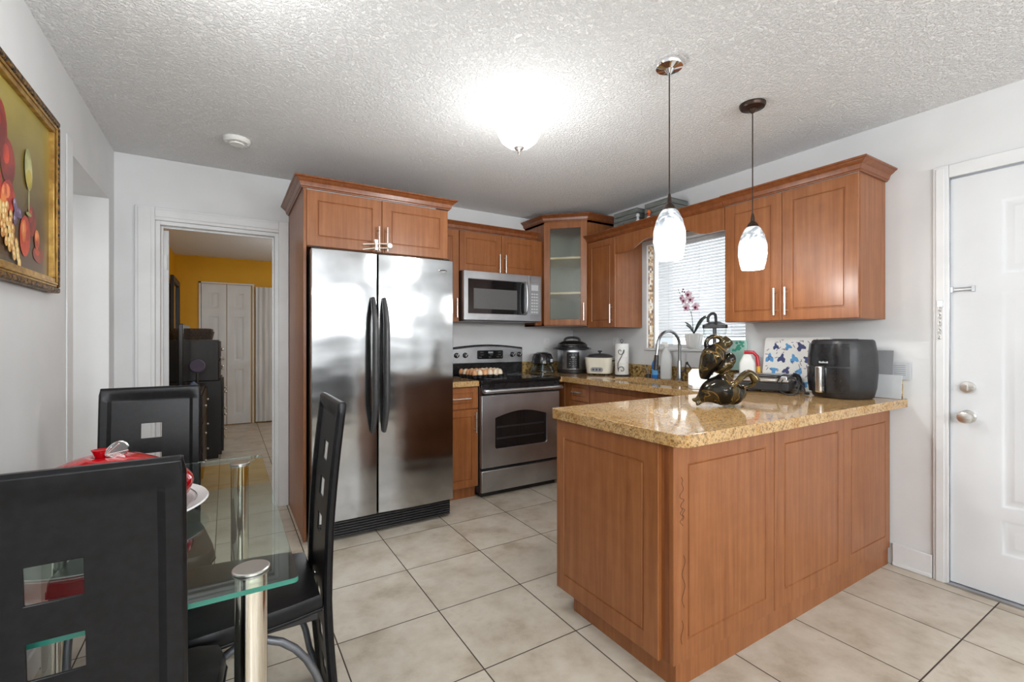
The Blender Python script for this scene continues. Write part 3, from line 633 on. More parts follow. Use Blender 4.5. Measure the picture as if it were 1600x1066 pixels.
bm=nb()
for k in range(6): 
    z=.022+k*.0165; vs=box(bm,.012,.905,.035,.052,z,z+.009)
box(bm,.008,.910,.052,.070,.012,.126); obj('grille',bm,'blackm',f,bev=.0015)
bm=nb(); vs=loft(bm,[[(.030*math.cos(a)*s,y,.0095*math.sin(a)*s) for a in [2*PI*k/24 for k in range(24)]] for s,y in ((1,0),(1,-.0025),(.9,-.0035))]); xf(vs,Matrix.Translation((.835,-.0005,1.712))); obj('badge',bm,'chrome',dR)
bm=nb(); vs=loft(bm,[[(.026*math.cos(a)*s,y,.0065*math.sin(a)*s) for a in [2*PI*k/24 for k in range(24)]] for s,y in ((1,0),(1,-.0008))]); xf(vs,Matrix.Translation((.835,-.0035,1.712))); obj('badge_field',bm,'greyp',dR)
for x in (.03,.865):
    bm=nb(); box(bm,x-.02,x+.03,.02,.11,1.7855,1.80); obj('hinge_cover',bm,'blackm',f,bev=.006)
for x in (.06,.85):
    for y in (.10,.78): bm=nb(); cyl(bm,(x,y,0),(x,y,.03),.018,10); obj('foot',bm,'blackm',f)
# ---------------------------------------------------------------- stove
s_=thing('stove','stainless electric stove with black glass top and arched oven window','stove',(1.68,3.18,0))
Wd=.762
bm=nb(); box(bm,0,Wd,.03,.655,.035,.893); obj('body',bm,'blackm',s_,bev=.003)
bm=nb(); box(bm,-.004,Wd+.004,-.012,.60,.895,.922); obj('cooktop',bm,'blackglass',s_,bev=.005)
for x,y,r in ((.20,.15,.10),(.56,.15,.08),(.20,.42,.075),(.56,.42,.10)):
    bm=nb()
    for rr in (r,r*.66): 
        vs=loft(bm,[[((rr+d)*math.cos(a)+x,(rr+d)*math.sin(a)+y,.9222+z) for a in [2*PI*k/40 for k in range(40)]] for d,z in ((0,0),(.0015,.0007),(.003,0))],False,False)
    obj('burner_ring',bm,'greyc',s_)
# oven door
bm=nb(); wz0,wz1=.10,.42
# door frame built as profile with arched hole : door z .25..0.80 -> local
dz0,dz1=.235,.800
ax0,ax1=.125,.625
top=[(ax0+(ax1-ax0)*k/16, .62+.045*math.sin(PI*k/16)) for k in range(17)]
hole=[(ax0,.375),(ax1,.375)]+top[::-1]
hole=[(ax0,.395)]+arc(ax0+.02,.395,.02,180,270,3)[1:]+arc(ax1-.02,.395,.02,270,360,3)+[(ax1,.62)]+top[::-1][1:-1]+[(ax0,.62)]
E=[]; vsall=[]
bm=nb()
for lp in ([(0.004,dz0),(Wd-.004,dz0),(Wd-.004,dz1),(.004,dz1)],hole):
    vs=[bm.verts.new((x,0,z)) for x,z in lp]; E+=[bm.edges.new((vs[i],vs[(i+1)%len(vs)])) for i in range(len(vs))]
bmesh.ops.triangle_fill(bm,use_beauty=True,edges=E)
ex=bmesh.ops.extrude_face_region(bm,geom=list(bm.faces))
for v in [g for g in ex['geom'] if isinstance(g,bmesh.types.BMVert)]: v.co.y=.028
od=obj('oven_door',bm,'steel',s_,bev=.003)
bm=nb(); box(bm,ax0-.01,ax1+.01,.012,.024,.365,.675); obj('oven_window',bm,'blackglass',od)
bm=nb(); 
for z in (.45,.54): 
    for k in range(2): cyl(bm,(ax0+.02,.011,z+k*.008),(ax1-.02,.011,z+k*.008),.0015,6)
obj('oven_rack',bm,'greyp',od)
bm=nb(); tube(bm,smoothpts([(.02,-.002,.835),(.022,-.04,.838),(.06,-.050,.838),(.70,-.050,.838),(.74,-.04,.838),(.742,-.002,.835)],4),.014,12,sq=1.2); obj('handle',bm,'steel',od,angle=60)
bm=nb(); box(bm,.002,Wd-.002,.002,.03,.802,.892); obj('vent_trim',bm,'blackp',s_,bev=.003)
bm=nb(); box(bm,.004,Wd-.004,0,.03,.045,.212); obj('storage_drawer',bm,'steel',s_,bev=.003)
bm=nb(); box(bm,.02,Wd-.02,.05,.6,0,.035); obj('plinth',bm,'blackm',s_)
# backguard
bm=nb(); topz=[(x_,1.165+.028*math.sin(PI*(x_/Wd))) for x_ in [Wd*k/20 for k in range(21)]]
vs=prism(bm,[(Wd,.925),(0,.925)][::-1]+[(Wd-a if 0 else a,z) for a,z in topz][::-1],.595,.655,'y'); obj('backguard',bm,'blackp',s_,bev=.004)
bm=nb(); tz=[(.012+(Wd-.024)*k/20,1.152+.028*math.sin(PI*k/20)) for k in range(21)]
vs=prism(bm,[(.012,1.022),(Wd-.012,1.022)]+tz[::-1],.578,.594,'y'); cp=obj('control_panel',bm,'steel',s_,bev=.006,seg=3)
bm=nb(); vs=prism(bm,rr_(.262,.532,1.060,1.140,.012),.572,.578,'y'); obj('display',bm,'blackglass',cp)
bm=nb()
for i,x in enumerate((.285,.30,.318,.385,.40,.415,.47,.485,.50,.515)):
    for z in (1.122,1.098,1.078):
        if (i*7+int(z*1000))%3: box(bm,x-.004,x+.004,.5715,.572,z-.0015,z+.0015)
box(bm,.375,.425,.5715,.572,1.112,1.128); obj('display_marks',bm,'greyc',cp)
for x in (.055,.14,.635,.712):
    bm=nb(); vs=lathe(bm,[(.024,0),(.024,.008),(.019,.012),(.017,.03),(.012,.032)],20); xf(vs,Matrix.Translation((x,.578,1.098))@Matrix.Rotation(PI/2,4,'X'))
    kn=obj('knob',bm,'blackp',cp)
    bm=nb(); vs=box(bm,-.002,.002,-.034,-.032,-.012,.014); xf(vs,Matrix.Translation((x,.578,1.098))@Matrix.Rotation(.5,4,'Y')); obj('pointer',bm,'white',kn)
# ---------------------------------------------------------------- microwave
mw=thing('microwave','stainless over-the-range microwave mounted above the stove','microwave',(1.655,3.445,1.395))
bm=nb(); box(bm,0,.783,.03,.395,.012,.416); obj('body',bm,'blackm',mw,bev=.003)
bm=nb(); panel_slab(bm,.640,.408,.028,[(.04,.60,.052,.345)],[(0,0),(.002,.006),(.003,.006)],pmi=1); dm=obj('door',bm,['steel','blackglass'],mw,loc=(.002,0,.008),recalc=False)
bm=nb(); box(bm,.095,.520,.0045,.0058,.095,.265); obj('window_mesh',bm,'mesh',dm)
bm=nb(); tube(bm,smoothpts([(.592,.002,.06),(.596,-.032,.08),(.598,-.042,.20),(.596,-.032,.32),(.592,.002,.34)],5),.011,12); obj('handle',bm,'steel',dm,angle=60)
bm=nb(); panel_slab(bm,.137,.408,.028,[(.018,.112,.055,.345)],[(0,0),(.0015,.002),(.002,.002)],pmi=1); cp=obj('control_panel',bm,['steel','greyc'],mw,loc=(.6435,0,.008),recalc=False)
bm=nb()
for r in range(7):
    for q in range(3): box(bm,.028+q*.026,.046+q*.026,.0010,.0018,.075+r*.027,.088+r*.027)
box(bm,.028,.102,.0010,.0018,.275,.325); obj('buttons',bm,'ltgrey',cp)
bm=nb(); box(bm,.02,.76,.02,.39,0,.012); obj('vent_base',bm,'greyp',mw)
# ---------------------------------------------------------------- lights
lt=thing('ceiling_light','lit white bell-shaped flush ceiling light with small finial','ceiling light',(DOME[0],DOME[1],0))
bm=nb(); lathe(bm,[(.070,2.4395),(.070,2.425),(.055,2.41),(.03,2.405)],28); obj('canopy',bm,'nickel',lt)
bm=nb(); pr_=[(.150,2.372),(.153,2.366),(.150,2.360),(.135,2.350),(.118,2.325),(.110,2.300),(.092,2.268),(.060,2.243),(.022,2.233),(.012,2.233)]
inn=[(r-.004,z+.004) for r,z in pr_][::-1]
lathe(bm,pr_+[(.008,2.236)]+inn[1:],40,cap0=False,cap1=False); obj('glass_bowl',bm,'dome',lt)
bm=nb(); cyl(bm,(0,0,2.232),(0,0,2.41),.005,8); obj('stem',bm,'nickel',lt)
bm=nb(); lathe(bm,[(.004,2.236),(.026,2.234),(.022,2.226),(.009,2.222),(.007,2.214),(.010,2.209),(.006,2.200),(.002,2.196)],20); obj('finial',bm,'nickel',lt)
def pendant(x,y,label,zb,flip,can):
    p=thing('pendant_light',label,'pendant light',(x,y,0),flip,group='pendants over the breakfast bar')
    bm=nb(); lathe(bm,[(.062,2.4395),(.062,2.432),(.056,2.420),(.02,2.412),(.008,2.395)],28); obj('canopy',bm,can,p)
    bm=nb(); cyl(bm,(0,0,zb+.27),(0,0,2.40),.0028,8); obj('cord',bm,'bronzem',p)
    bm=nb(); lathe(bm,[(.0045,zb+.285),(.009,zb+.262),(.010,zb+.245),(.022,zb+.232),(.030,zb+.214),(.028,zb+.210),(.006,zb+.212)],24); obj('socket_cap',bm,'bronzem',p)
    bm=nb(); out_=[(.052,0),(.060,.03),(.0675,.075),(.0665,.12),(.055,.17),(.038,.205),(.030,.214)]
    inn=[(r-.003,z) for r,z in out_][::-1]; lathe(bm,out_+inn,36,cap0=False,cap1=False)
    bmesh.ops.remove_doubles(bm,verts=bm.verts,dist=.00001)
    obj('glass_shade',bm,'shade',p,loc=(0,0,zb))
    bm=nb(); ball(bm,(0,0,zb+.085),.030,1,1,1.2); cyl(bm,(0,0,zb+.11),(0,0,zb+.21),.014,12); obj('bulb',bm,'bulb',p)
    return p
pendant(PEND[0][0],PEND[0][1],'lit marbled glass pendant light hanging nearer the stove, chrome canopy',1.588,.4,'chrome')
pendant(PEND[1][0],PEND[1][1],'lit marbled glass pendant light hanging nearer the entry door, bronze canopy',1.598,2.2,'bronzem')
lt=thing('ceiling_light','white flush ceiling light above the glass dining table, only its rim showing','ceiling light',(DIN[0],DIN[1],0))
bm=nb(); lathe(bm,[(.17,2.4395),(.17,2.41),(.16,2.402)],32,cap1=True); obj('base_plate',bm,'white',lt)
bm=nb(); lathe(bm,[(.155,2.402),(.15,2.385),(.11,2.36),(.05,2.348),(.01,2.346)],32); obj('glass_bowl',bm,'dome',lt)
sd=thing('smoke_detector','round white smoke detector on the popcorn ceiling near the doorway','smoke detector',(.054,3.23,0))
bm=nb(); lathe(bm,[(.072,2.4395),(.072,2.425),(.064,2.415),(.04,2.412),(.038,2.406),(.01,2.405)],32); obj('housing',bm,'white',sd)
bm=nb()
for k in range(10):
    a=2*PI*k/10; vs=box(bm,.045,.062,-.005,.005,2.4125,2.4175); xf(vs,Matrix.Rotation(a,4,'Z'))
obj('vent_slots',bm,'ltgrey',sd)
# outlets
def outlet(x,y,z,rz,label):
    t=thing('wall_outlet',label,'outlet',(x,y,z),rz)
    bm=nb(); box(bm,-.035,.035,-.006,0,-.057,.057); obj('cover_plate',bm,'outlet',t,bev=.003)
    bm=nb()
    for dz in (.024,-.024):
        prism(bm,rr_(-.016,.016,dz-.014,dz+.014,.006),-.008,-.006,'y')
    so=obj('socket',bm,'white',t)
    bm=nb()
    for dz in (.024,-.024):
        for dx in (-.006,.006): box(bm,dx-.001,dx+.001,-.0086,-.008,dz-.004,dz+.005)
    obj('slots',bm,'dark',so)
outlet(2.785,YB-.001,1.20,0,'white wall outlet on the back wall behind the pressure cooker')
outlet(X1-.001,3.215,1.20,-PI/2,'white wall outlet on the window wall above the cream rice cooker')
# ---------------------------------------------------------------- painting on left wall
pt=thing('framed_painting','still life painting of fruit and a wine glass in ornate gilt frame','painting',(X0,2.58,1.427),-PI/2)
# local: x -> -y, -y -> -x ... rotate so front faces +x
pt.rotation_euler=(0,0,PI/2); pt.location=(X0,1.60,1.427)
PW,PH=.98,.695
def fr(a,b_,y0,y1,bm):
    box(bm,a,PW-a,y0,y1,a,b_); box(bm,a,PW-a,y0,y1,PH-b_,PH-a); box(bm,a,b_,y0,y1,b_,PH-b_); box(bm,PW-b_,PW-a,y0,y1,b_,PH-b_)
bm=nb(); fr(0,.022,-.034,-.001,bm); obj('frame',bm,'ornate',pt,bev=.006)
bm=nb(); fr(.022,.058,-.028,-.001,bm); fr(.030,.040,-.033,-.028,bm); obj('gilt_slip',bm,'gold',pt,bev=.004)
CVM=['canvas']; cbm=nb(); box(cbm,.056,PW-.056,-.012,-.002,.056,PH-.056)
def daub(mat,items,hl=None,layer=[0]):
    layer[0]+=1
    if mat not in CVM: CVM.append(mat)
    if hl and hl not in CVM: CVM.append(hl)
    for i,(yw,zw,ry,rz,tilt) in enumerate(items):
        for h in ((0,1) if hl else (0,)):
            sc=(1,.42)[h]; lx=yw-1.60-h*ry*.25; lz=zw-1.427+h*rz*.28; n=20; yo=-.0121-.0006*layer[0]-.00006*i-h*.00003
            R=Matrix.Translation((lx,yo,lz))@Matrix.Rotation(tilt,4,'Y')
            ring=[R@Vector((ry*sc*math.cos(2*PI*k/n),0,rz*sc*math.sin(2*PI*k/n))) for k in range(n)]
            f=cbm.faces.new([cbm.verts.new(p) for p in ring]); f.material_index=CVM.index(hl if h else mat)
daub('f_cloth',[(1.95,1.497,.30,.012,0)])
daub('f_dark',[(2.05,1.90,.06,.09,0),(2.115,1.81,.06,.075,0),(1.95,1.85,.07,.08,0),(2.33,1.665,.045,.055,0),(2.40,1.555,.06,.03,0)],'f_red')
daub('f_red',[(2.02,1.715,.055,.06,0),(2.12,1.70,.05,.055,.3),(2.262,1.60,.05,.072,.1),(1.90,1.62,.07,.07,0),(1.82,1.7,.06,.06,0)],'f_hl')
daub('f_org',[(2.08,1.70,.022,.04,.3),(2.25,1.615,.018,.04,.1),(2.378,1.608,.026,.036,0),(1.99,1.73,.02,.035,0)],'f_hl')
g=[]; 
for k in range(10): g.append((2.18+.03*math.cos(k*2.1)*(.5+k/14),1.665+.03*math.sin(k*2.1)*(.5+k/14),.016,.017,0))
daub('f_plum',g,'f_pl')
g=[]; rq=random.Random(5)
for r in range(9):
    n=max(1,7-int(r*.75))
    for k in range(n): g.append((1.98+r*.022+(k-n/2)*.028+rq.uniform(-.006,.006)+.05,1.66-r*.021+rq.uniform(-.005,.005),.0145,.0175,rq.uniform(-.4,.4)))
daub('f_grape',g,'f_gl')
daub('f_glass',[(2.287,1.838,.036,.072,-.12),(2.290,1.726,.005,.045,0),(2.290,1.682,.026,.007,0)])
daub('f_wine',[(2.292,1.805,.028,.034,-.12)])
obj('canvas',cbm,CVM,pt,recalc=True)
# ---------------------------------------------------------------- dining set
tb=thing('dining_table','rectangular glass dining table on four round brushed metal posts','dining table',(0,0,0))
TX0,TX1,TY0,TY1,TZ=-.575,.128,1.045,2.235,.75
bm=nb(); ol=rr_(TX0,TX1,TY0,TY1,.012,4)
loft(bm,[[(x,y,TZ-.010) for x,y in ol],[(x,y,TZ) for x,y in ol]])
for f_ in bm.faces:
    if len(f_.verts)==4: f_.material_index=1
obj('glass_top',bm,['tglass','tedge'],tb)
for x in (TX0+.085,TX1-.083):
    for y in (TY0+.088,TY1-.112):
        bm=nb(); lathe(bm,[(.031,0.0),(.031,TZ-.012)],28,c=(x,y,0)); lg=obj('leg',bm,'brass',tb)
        bm=nb(); lathe(bm,[(.036,TZ+.0005),(.036,TZ+.004),(.034,TZ+.0055)],28,c=(x,y,0)); obj('top_disc',bm,'nickel',lg)
        bm=nb(); lathe(bm,[(.035,TZ-.0125),(.035,TZ-.0105)],28,c=(x,y,0)); obj('under_disc',bm,'nickel',lg)
tray_z=TZ
# platter + apple bowl
pl=thing('serving_platter','round white platter with grey swirls on the glass table','platter',(-.268,1.62,TZ+.0015))
bm=nb(); lathe(bm,[(.075,0),(.085,0),(.12,.012),(.19,.026),(.225,.036),(.222,.040),(.185,.031),(.115,.017),(.07,.008)],48); obj('plate',bm,'whiteg',pl)
bm=nb()
for rr,ph in ((.135,0),(.155,1.2),(.175,2.5),(.195,4.0),(.21,.6)):
    for st in range(3):
        a0=ph+st*2.1; P=[((rr+.004*k/10)*math.cos(a0+.09*k),(rr+.004*k/10)*math.sin(a0+.09*k),.0185+(rr-.115)*.185+.002) for k in range(13)]
        tube(bm,P,.0012,5)
obj('swirl_pattern',bm,'greyc',pl)
ap=thing('apple_dish','red glazed lidded apple-shaped dish with silver leaf on platter','serving dish',(-.272,1.62,TZ+.0105))
bm=nb(); lathe(bm,[(.03,0),(.07,0),(.145,.025),(.184,.05),(.193,.075),(.190,.086)],44); obj('bowl',bm,'red',ap)
bm=nb(); lathe(bm,[(.190,.087),(.180,.101),(.150,.122),(.112,.145),(.078,.161),(.045,.170),(.018,.167),(.004,.158)],44); ld=obj('lid',bm,'red',ap)
bm=nb(); lathe(bm,[(.010,.158),(.012,.170),(.018,.184),(.020,.187),(.012,.183)],16,c=(-.012,0,0)); obj('stem_knob',bm,'red',ld)
bm=nb(); 
vs=loft(bm,[[(.028*math.cos(a)*s,y_,.020*math.sin(a)*s*(1+.3*math.cos(a))) for a in [2*PI*k/20 for k in range(20)]] for s,y_ in ((.9,.004),(1,0),(.9,-.004))]); xf(vs,Matrix.Translation((.022,-.01,.184))@Matrix.Rotation(-.45,4,'Y'))
for k in range(-2,3): 
    vs=tube(bm,[(-.022,-.005,0),(k*.009+.004,-.0055,.013*abs(1)*(1 if k%2 else -1))],.0012,5); xf(vs,Matrix.Translation((.022,-.01,.184))@Matrix.Rotation(-.45,4,'Y'))
obj('leaf_ornament',bm,'silver',ld)
# chairs ------------------------------------------------------------
def make_chair(label,loc,rz):
    c=thing('dining_chair',label,'dining chair',loc,rz)
    bm=nb() # seat: rear y=-.20, front .20
    def sh(s,z):
        pts=[]
        o_=[(-.17,-.20),(-.19,-.12),(-.218,.05),(-.226,.13),(-.215,.175),(-.17,.195),(0,.205),(.17,.195),(.215,.175),(.226,.13),(.218,.05),(.19,-.12),(.17,-.20)]
        return [(x*s,y*s,z) for x,y in o_]
    loft(bm,[sh(.90,.410),sh(.985,.416),sh(1.0,.432),sh(.995,.452),sh(.97,.466),sh(.85,.472),sh(.4,.470)]); obj('seat',bm,'leather',c,angle=50)
    bm=nb(); tube(bm,[Vector(p) for p in sh(1.003,.425)]+[Vector(sh(1.003,.425)[0])],.003,6); obj('piping',bm,'leather',c)
    # back slab: floor to 1.04 ; curve
    def yc(z):
        if z<.46: return -.217-.035*((.46-z)/.46)**1.6
        return -.217-.008*((z-.46)/.3) -.028*max(0,(z-.62)/.42)**1.5
    hz=[.866,.745,.625,.385,.265,.145]
    W=.168; xs=[-W,-W+.006,-W+.028,-W+.040,-.034,.034,W-.040,W-.028,W-.006,W]
    zs=sorted(set([0,.006,.03,.05]+[h+s for h in hz for s in (-.030,.030)]+[.44,.50,.56,.93,.985,.997,1.018,1.038,1.044]))
    def thick(x,z):
        e=min(W-abs(x),1.044-z,z+.02)
        if e<.003: return .005
        if e<.030: return .013
        if e<.034: return .013
        return .003
    V={}
    def gv(i,j,s):
        k=(i,j,s)
        if k not in V:
            x,z=xs[i],zs[j]
            if z>1.03 and abs(x)>W-.001: x*=.975
            V[k]=bm.verts.new((x,yc(z)+s*thick(xs[i],z),z))
        return V[k]
    bm=nb(); cells=set()
    for i in range(len(xs)-1):
        for j in range(len(zs)-1):
            zc=(zs[j]+zs[j+1])/2
            if i==4 and any(abs(zc-h)<.03 for h in hz): continue
            cells.add((i,j))
    for i,j in cells:
        bm.faces.new((gv(i,j,1),gv(i+1,j,1),gv(i+1,j+1,1),gv(i,j+1,1))); bm.faces.new((gv(i,j,-1),gv(i,j+1,-1),gv(i+1,j+1,-1),gv(i+1,j,-1)))
        for (di,dj,a,b_) in ((-1,0,(i,j),(i,j+1)),(1,0,(i+1,j),(i+1,j+1)),(0,-1,(i,j),(i+1,j)),(0,1,(i,j+1),(i+1,j+1))):
            if (i+di,j+dj) not in cells: bm.faces.new((gv(*a,1),gv(*b_,1),gv(*b_,-1),gv(*a,-1)))
    obj('backrest',bm,'leather',c,bev=.0025,seg=2)
    for s in (-1,1):
        bm=nb(); P=[(s*.165,yc(.06)+.012,.045)]+[(s*(.165+.01*math.sin(a)),-.01-.205*math.cos(a),.045+.345*math.sin(a)) for a in [PI*k/16 for k in range(1,16)]]+[(s*.165,.195,.035),(s*.165,.196,.0)]
        tube(bm,P,.011,12); obj('leg',bm,'greyt',c,angle=60)
    bm=nb(); box(bm,-.16,.16,-.19,.15,.388,.411); obj('seat_frame',bm,'blackm',c,bev=.004)
    for s in (-1,1): bm=nb(); cyl(bm,(s*.12,-.19,.40),(s*.12,yc(.4)+.01,.40),.010,10); obj('bracket',bm,'chrome',c)
    return c
c0=make_chair('black vinyl dining chair nearest the camera, its back cutting the table edge',(-.226,1.222,0),0)
dup(c0,(-.262,2.165,0),PI,'black vinyl dining chair at the far end of the glass table, by the doorway')
dup(c0,(.048,1.668,0),PI/2,'black vinyl dining chair on the right side of the glass table, by the fridge')
# ---------------------------------------------------------------- counter things
# pressure cooker
t=thing('pressure_cooker','tall stainless and black electric pressure cooker in the counter corner','pressure cooker',(2.86,3.53,ZT+.001),-.62)
bm=nb(); lathe(bm,[(.135,.0),(.142,.004),(.145,.03),(.14,.034)],40); obj('base',bm,'blackm',t)
bm=nb(); lathe(bm,[(.139,.0345),(.141,.04),(.141,.215),(.139,.22)],40); obj('body',bm,'steel',t)
bm=nb(); lathe(bm,[(.141,.2205),(.162,.225),(.164,.240),(.150,.246)],40); 
for s in (-1,1): box(bm,s*.16-.022,s*.16+.022,-.03,.03,.222,.238)
obj('rim',bm,'blackm',t)
bm=nb(); lathe(bm,[(.148,.2465),(.146,.262),(.130,.285),(.095,.302),(.04,.308),(.01,.308)],40); ld=obj('lid',bm,'blackp',t)
bm=nb(); lathe(bm,[(.1445,.262),(.147,.266),(.1435,.272)],40,cap0=False,cap1=False); obj('lid_band',bm,'steel',ld)
bm=nb(); tube(bm,smoothpts([(-.075,0,.295),(-.06,0,.328),(0,0,.338),(.06,0,.328),(.075,0,.295)],4),.012,10); obj('lid_handle',bm,'blackm',ld)
bm=nb()
vs=[]
for k in range(9):
    a=math.radians(-90-24+6*k); vs.append((a,))
ring=[]
for z in (.045,.20):
    ring.append([(.1425*math.cos(a[0]),.1425*math.sin(a[0]),z) for a in vs])
loft(bm,[ring[0],ring[1],[(x*1.015,y*1.015,z) for x,y,z in ring[1]],[(x*1.015,y*1.015,z) for x,y,z in ring[0]],ring[0]],False,False,closed=False); cp=obj('control_panel',bm,'blackp',t,recalc=True)
bm=nb()
for r in range(6):
    for q in (-1,0,1):
        if r==4: continue
        a=math.radians(-90+q*11); vs=box(bm,-.006,.006,-.001,0,0,.003); xf(vs,Matrix.Translation((.1455*math.cos(a),.1455*math.sin(a),.07+r*.02))@Matrix.Rotation(a+PI/2,4,'Z'))
vs=box(bm,-.018,.018,-.001,0,0,.012); xf(vs,Matrix.Translation((0,-.1458,.146))); obj('panel_marks',bm,'greyc',cp)
# rice cooker cream
t=thing('rice_cooker','cream rice cooker with glass lid beside the paper towel roll','rice cooker',(2.905,3.185,ZT+.001),-1.0)
def sq(w_,d_,r,z): return [(x,y,z) for x,y in rr_(-w_/2,w_/2,-d_/2,d_/2,r,5)]
bm=nb(); loft(bm,[sq(.20,.19,.05,.012),sq(.215,.20,.055,.016),sq(.245,.225,.06,.14),sq(.25,.23,.06,.155),sq(.235,.215,.055,.157)]); obj('body',bm,'cream',t)
for x in (-.07,.07):
    for y in (-.06,.06): bm=nb(); cyl(bm,(x,y,0),(x,y,.014),.012,10); obj('foot',bm,'blackm',t)
bm=nb(); lathe(bm,[(.115,.157),(.118,.163),(.115,.168),(.09,.183),(.04,.192),(.01,.193)],32); ld=obj('glass_lid',bm,'greyp',t)
bm=nb(); lathe(bm,[(.008,.192),(.008,.202),(.020,.208),(.020,.216),(.01,.219)],16); obj('lid_knob',bm,'blackp',ld)
bm=nb(); 
vs=prism(bm,rr_(-.055,.055,.030,.070,.018),-.112,-.1045,'y'); cp=obj('control_panel',bm,'greyc',t)
bm=nb()
for x in (-.03,0,.03): vs=lathe(bm,[(.009,0),(.009,.003),(.006,.004)],14); xf(vs,Matrix.Translation((x,-.112,.05))@Matrix.Rotation(PI/2,4,'X'))
obj('buttons',bm,'greyp',cp)
for s in (-1,1): bm=nb(); box(bm,s*.125-.012,s*.125+.012,-.04,.04,.122,.134); obj('side_handle',bm,'blackm',t,bev=.003)
# paper towel
t=thing('paper_towel_roll','upright white paper towel roll on black wire holder with scrolls','paper towel',(2.985,2.99,ZT+.001),-.95)
bm=nb(); lathe(bm,[(.066,0),(.068,.004),(.066,.008)],28); 
cyl(bm,(0,0,.008),(0,0,.295),.004,8); pts=[(0,0,.29)]+[(.012*math.sin(a),0,.306-.014*math.cos(a)) for a in [2*PI*k/12 for k in range(1,13)]]; tube(bm,pts,.0025,6); obj('holder',bm,'blackm',t)
bm=nb(); lathe(bm,[(.058,.010),(.060,.013),(.060,.279),(.058,.282),(.020,.282),(.020,.270)],36); obj('roll',bm,'paper',t)
bm=nb()
P=[]
for k in range(17): a=PI*.0+k*.42; r=.004+.0018*k; P.append((-.0+.0+r*math.cos(a),-.0685,.215+r*math.sin(a)*1.1))
e=P[-1]
Q=[]
for k in range(17): a=PI+k*.42; r=.004+.0018*k; Q.append((r*math.cos(a)+.012,-.0685,.055+r*math.sin(a)*1.1))
P2=P+[(.010,-.07,.17),(-.022,-.07,.11)]+Q[::-1]
tube(bm,smoothpts(P2,2),.0028,6); obj('scroll_wire',bm,'blackm',t)
# mini chopper by stove
t=thing('food_chopper','upturned black and clear mini food chopper right of the stove','food chopper',(2.572,3.62,ZT+.001))
bm=nb(); lathe(bm,[(.118,0),(.120,.006),(.112,.03),(.092,.075),(.080,.088),(.077,.088),(.089,.073),(.109,.029),(.112,.008)],36,cap0=False,cap1=False); obj('bowl',bm,'smoke',t)
bm=nb(); lathe(bm,[(.100,.089),(.104,.095),(.100,.145),(.083,.182),(.048,.197),(.005,.199)],32); mt=obj('motor_cap',bm,'blackp',t)
bm=nb(); vs=prism(bm,rr_(-.018,.018,.105,.135,.006),-.1045,-.098,'y'); xf(vs,Matrix.Rotation(.35,4,'Z')); obj('button',bm,'ltgrey',mt)
bm=nb(); cyl(bm,(0,0,.005),(0,0,.088),.010,10); 
for k in range(3): box(bm,-.05+.0*k,.05,-.004,.004,.02+k*.02,.022+k*.02)
obj('blade',bm,'steel',t)
# eggs
t=thing('egg_tray','black egg tray on the back left burner holding eggs','egg tray',(1.845,3.455,.924),.10)
bm=nb(); nx,ny=7,5; px_=.050
for i in range(nx):
    for j in range(ny):
        cx=(i-(nx-1)/2)*px_; cy=(j-(ny-1)/2)*px_
        lathe(bm,[(.013,0),(.017,.002),(.0235,.026),(.0249,.028),(.022,.026),(.016,.006),(.004,.003)],10,c=(cx,cy,0),cap0=True,cap1=True)
obj('cups',bm,'blackm',t)
bm=nb(); prof=[(r,z) for r,z in ((.0,0),)]
def egg_mesh(mat,nm):
    bm=nb(); P=[]
    for k in range(1,12):
        th=PI*k/12; z=-math.cos(th); r=math.sin(th)*(1-.12*z); P.append((.0235*r,.031*z+.032))
    lathe(bm,P,16); o=obj(nm,bm,mat,None); return o
eb=egg_mesh('egg_b','egg'); ew=egg_mesh('egg_w','egg')
tag(eb,'brown hen egg sitting in the black tray on the stove','egg','eggs in the tray'); tag(ew,'pale cream hen egg sitting in the black tray on the stove','egg','eggs in the tray')
R_=Matrix.Translation((1.845,3.455,.928))@Matrix.Rotation(.10,4,'Z'); rq=random.Random(11); first={0:eb,1:ew}; used=set()
for i in range(nx):
    for j in range(ny):
        if (i,j) in ((6,0),(6,1)): continue
        k=1 if (i>=5 or (j==0 and i>=3) or rq.random()<.3) else 0
        src=first[k]; o=src if k not in used else src.copy()
        if k in used: C.objects.link(o)
        used.add(k); p=R_@Vector(((i-(nx-1)/2)*px_,(j-(ny-1)/2)*px_,.0045)); o.location=p; o.rotation_euler=(rq.uniform(-.1,.1),rq.uniform(-.1,.1),rq.uniform(0,6))
# bottles by sink
t=thing('dish_soap_bottle','small blue dish soap bottle with yellow cap by the sink','bottle',(2.985,2.615,ZT+.001),-1.2)
bm=nb(); loft(bm,[sq(.045,.03,.012,0),sq(.05,.034,.014,.01),sq(.048,.032,.014,.08),sq(.05,.034,.014,.12),sq(.03,.024,.010,.145),sq(.022,.022,.010,.15)]); obj('body',bm,'blue',t)
bm=nb(); lathe(bm,[(.013,.151),(.013,.165),(.006,.168),(.005,.18)],14); obj('cap',bm,'yel',t)
bm=nb(); loft(bm,[sq(.0505,.0345,.014,.03),sq(.0495,.0335,.014,.06),sq(.0495,.0335,.014,.075)],False,False); obj('label_band',bm,'aqua',t)
t=thing('spray_bottle','translucent milky white plastic bottle standing behind the faucet spout','bottle',(3.045,2.555,ZT+.001),-.9)
bm=nb(); loft(bm,[sq(.085,.06,.02,0),sq(.09,.064,.022,.01),sq(.09,.064,.022,.16),sq(.075,.055,.02,.20),sq(.04,.036,.015,.245),sq(.032,.032,.013,.255)]); obj('body',bm,'milk',t)
bm=nb(); lathe(bm,[(.018,.256),(.018,.275),(.012,.28)],16); box(bm,-.03,.012,-.010,.010,.276,.298); obj('trigger',bm,'white',t,bev=.003)
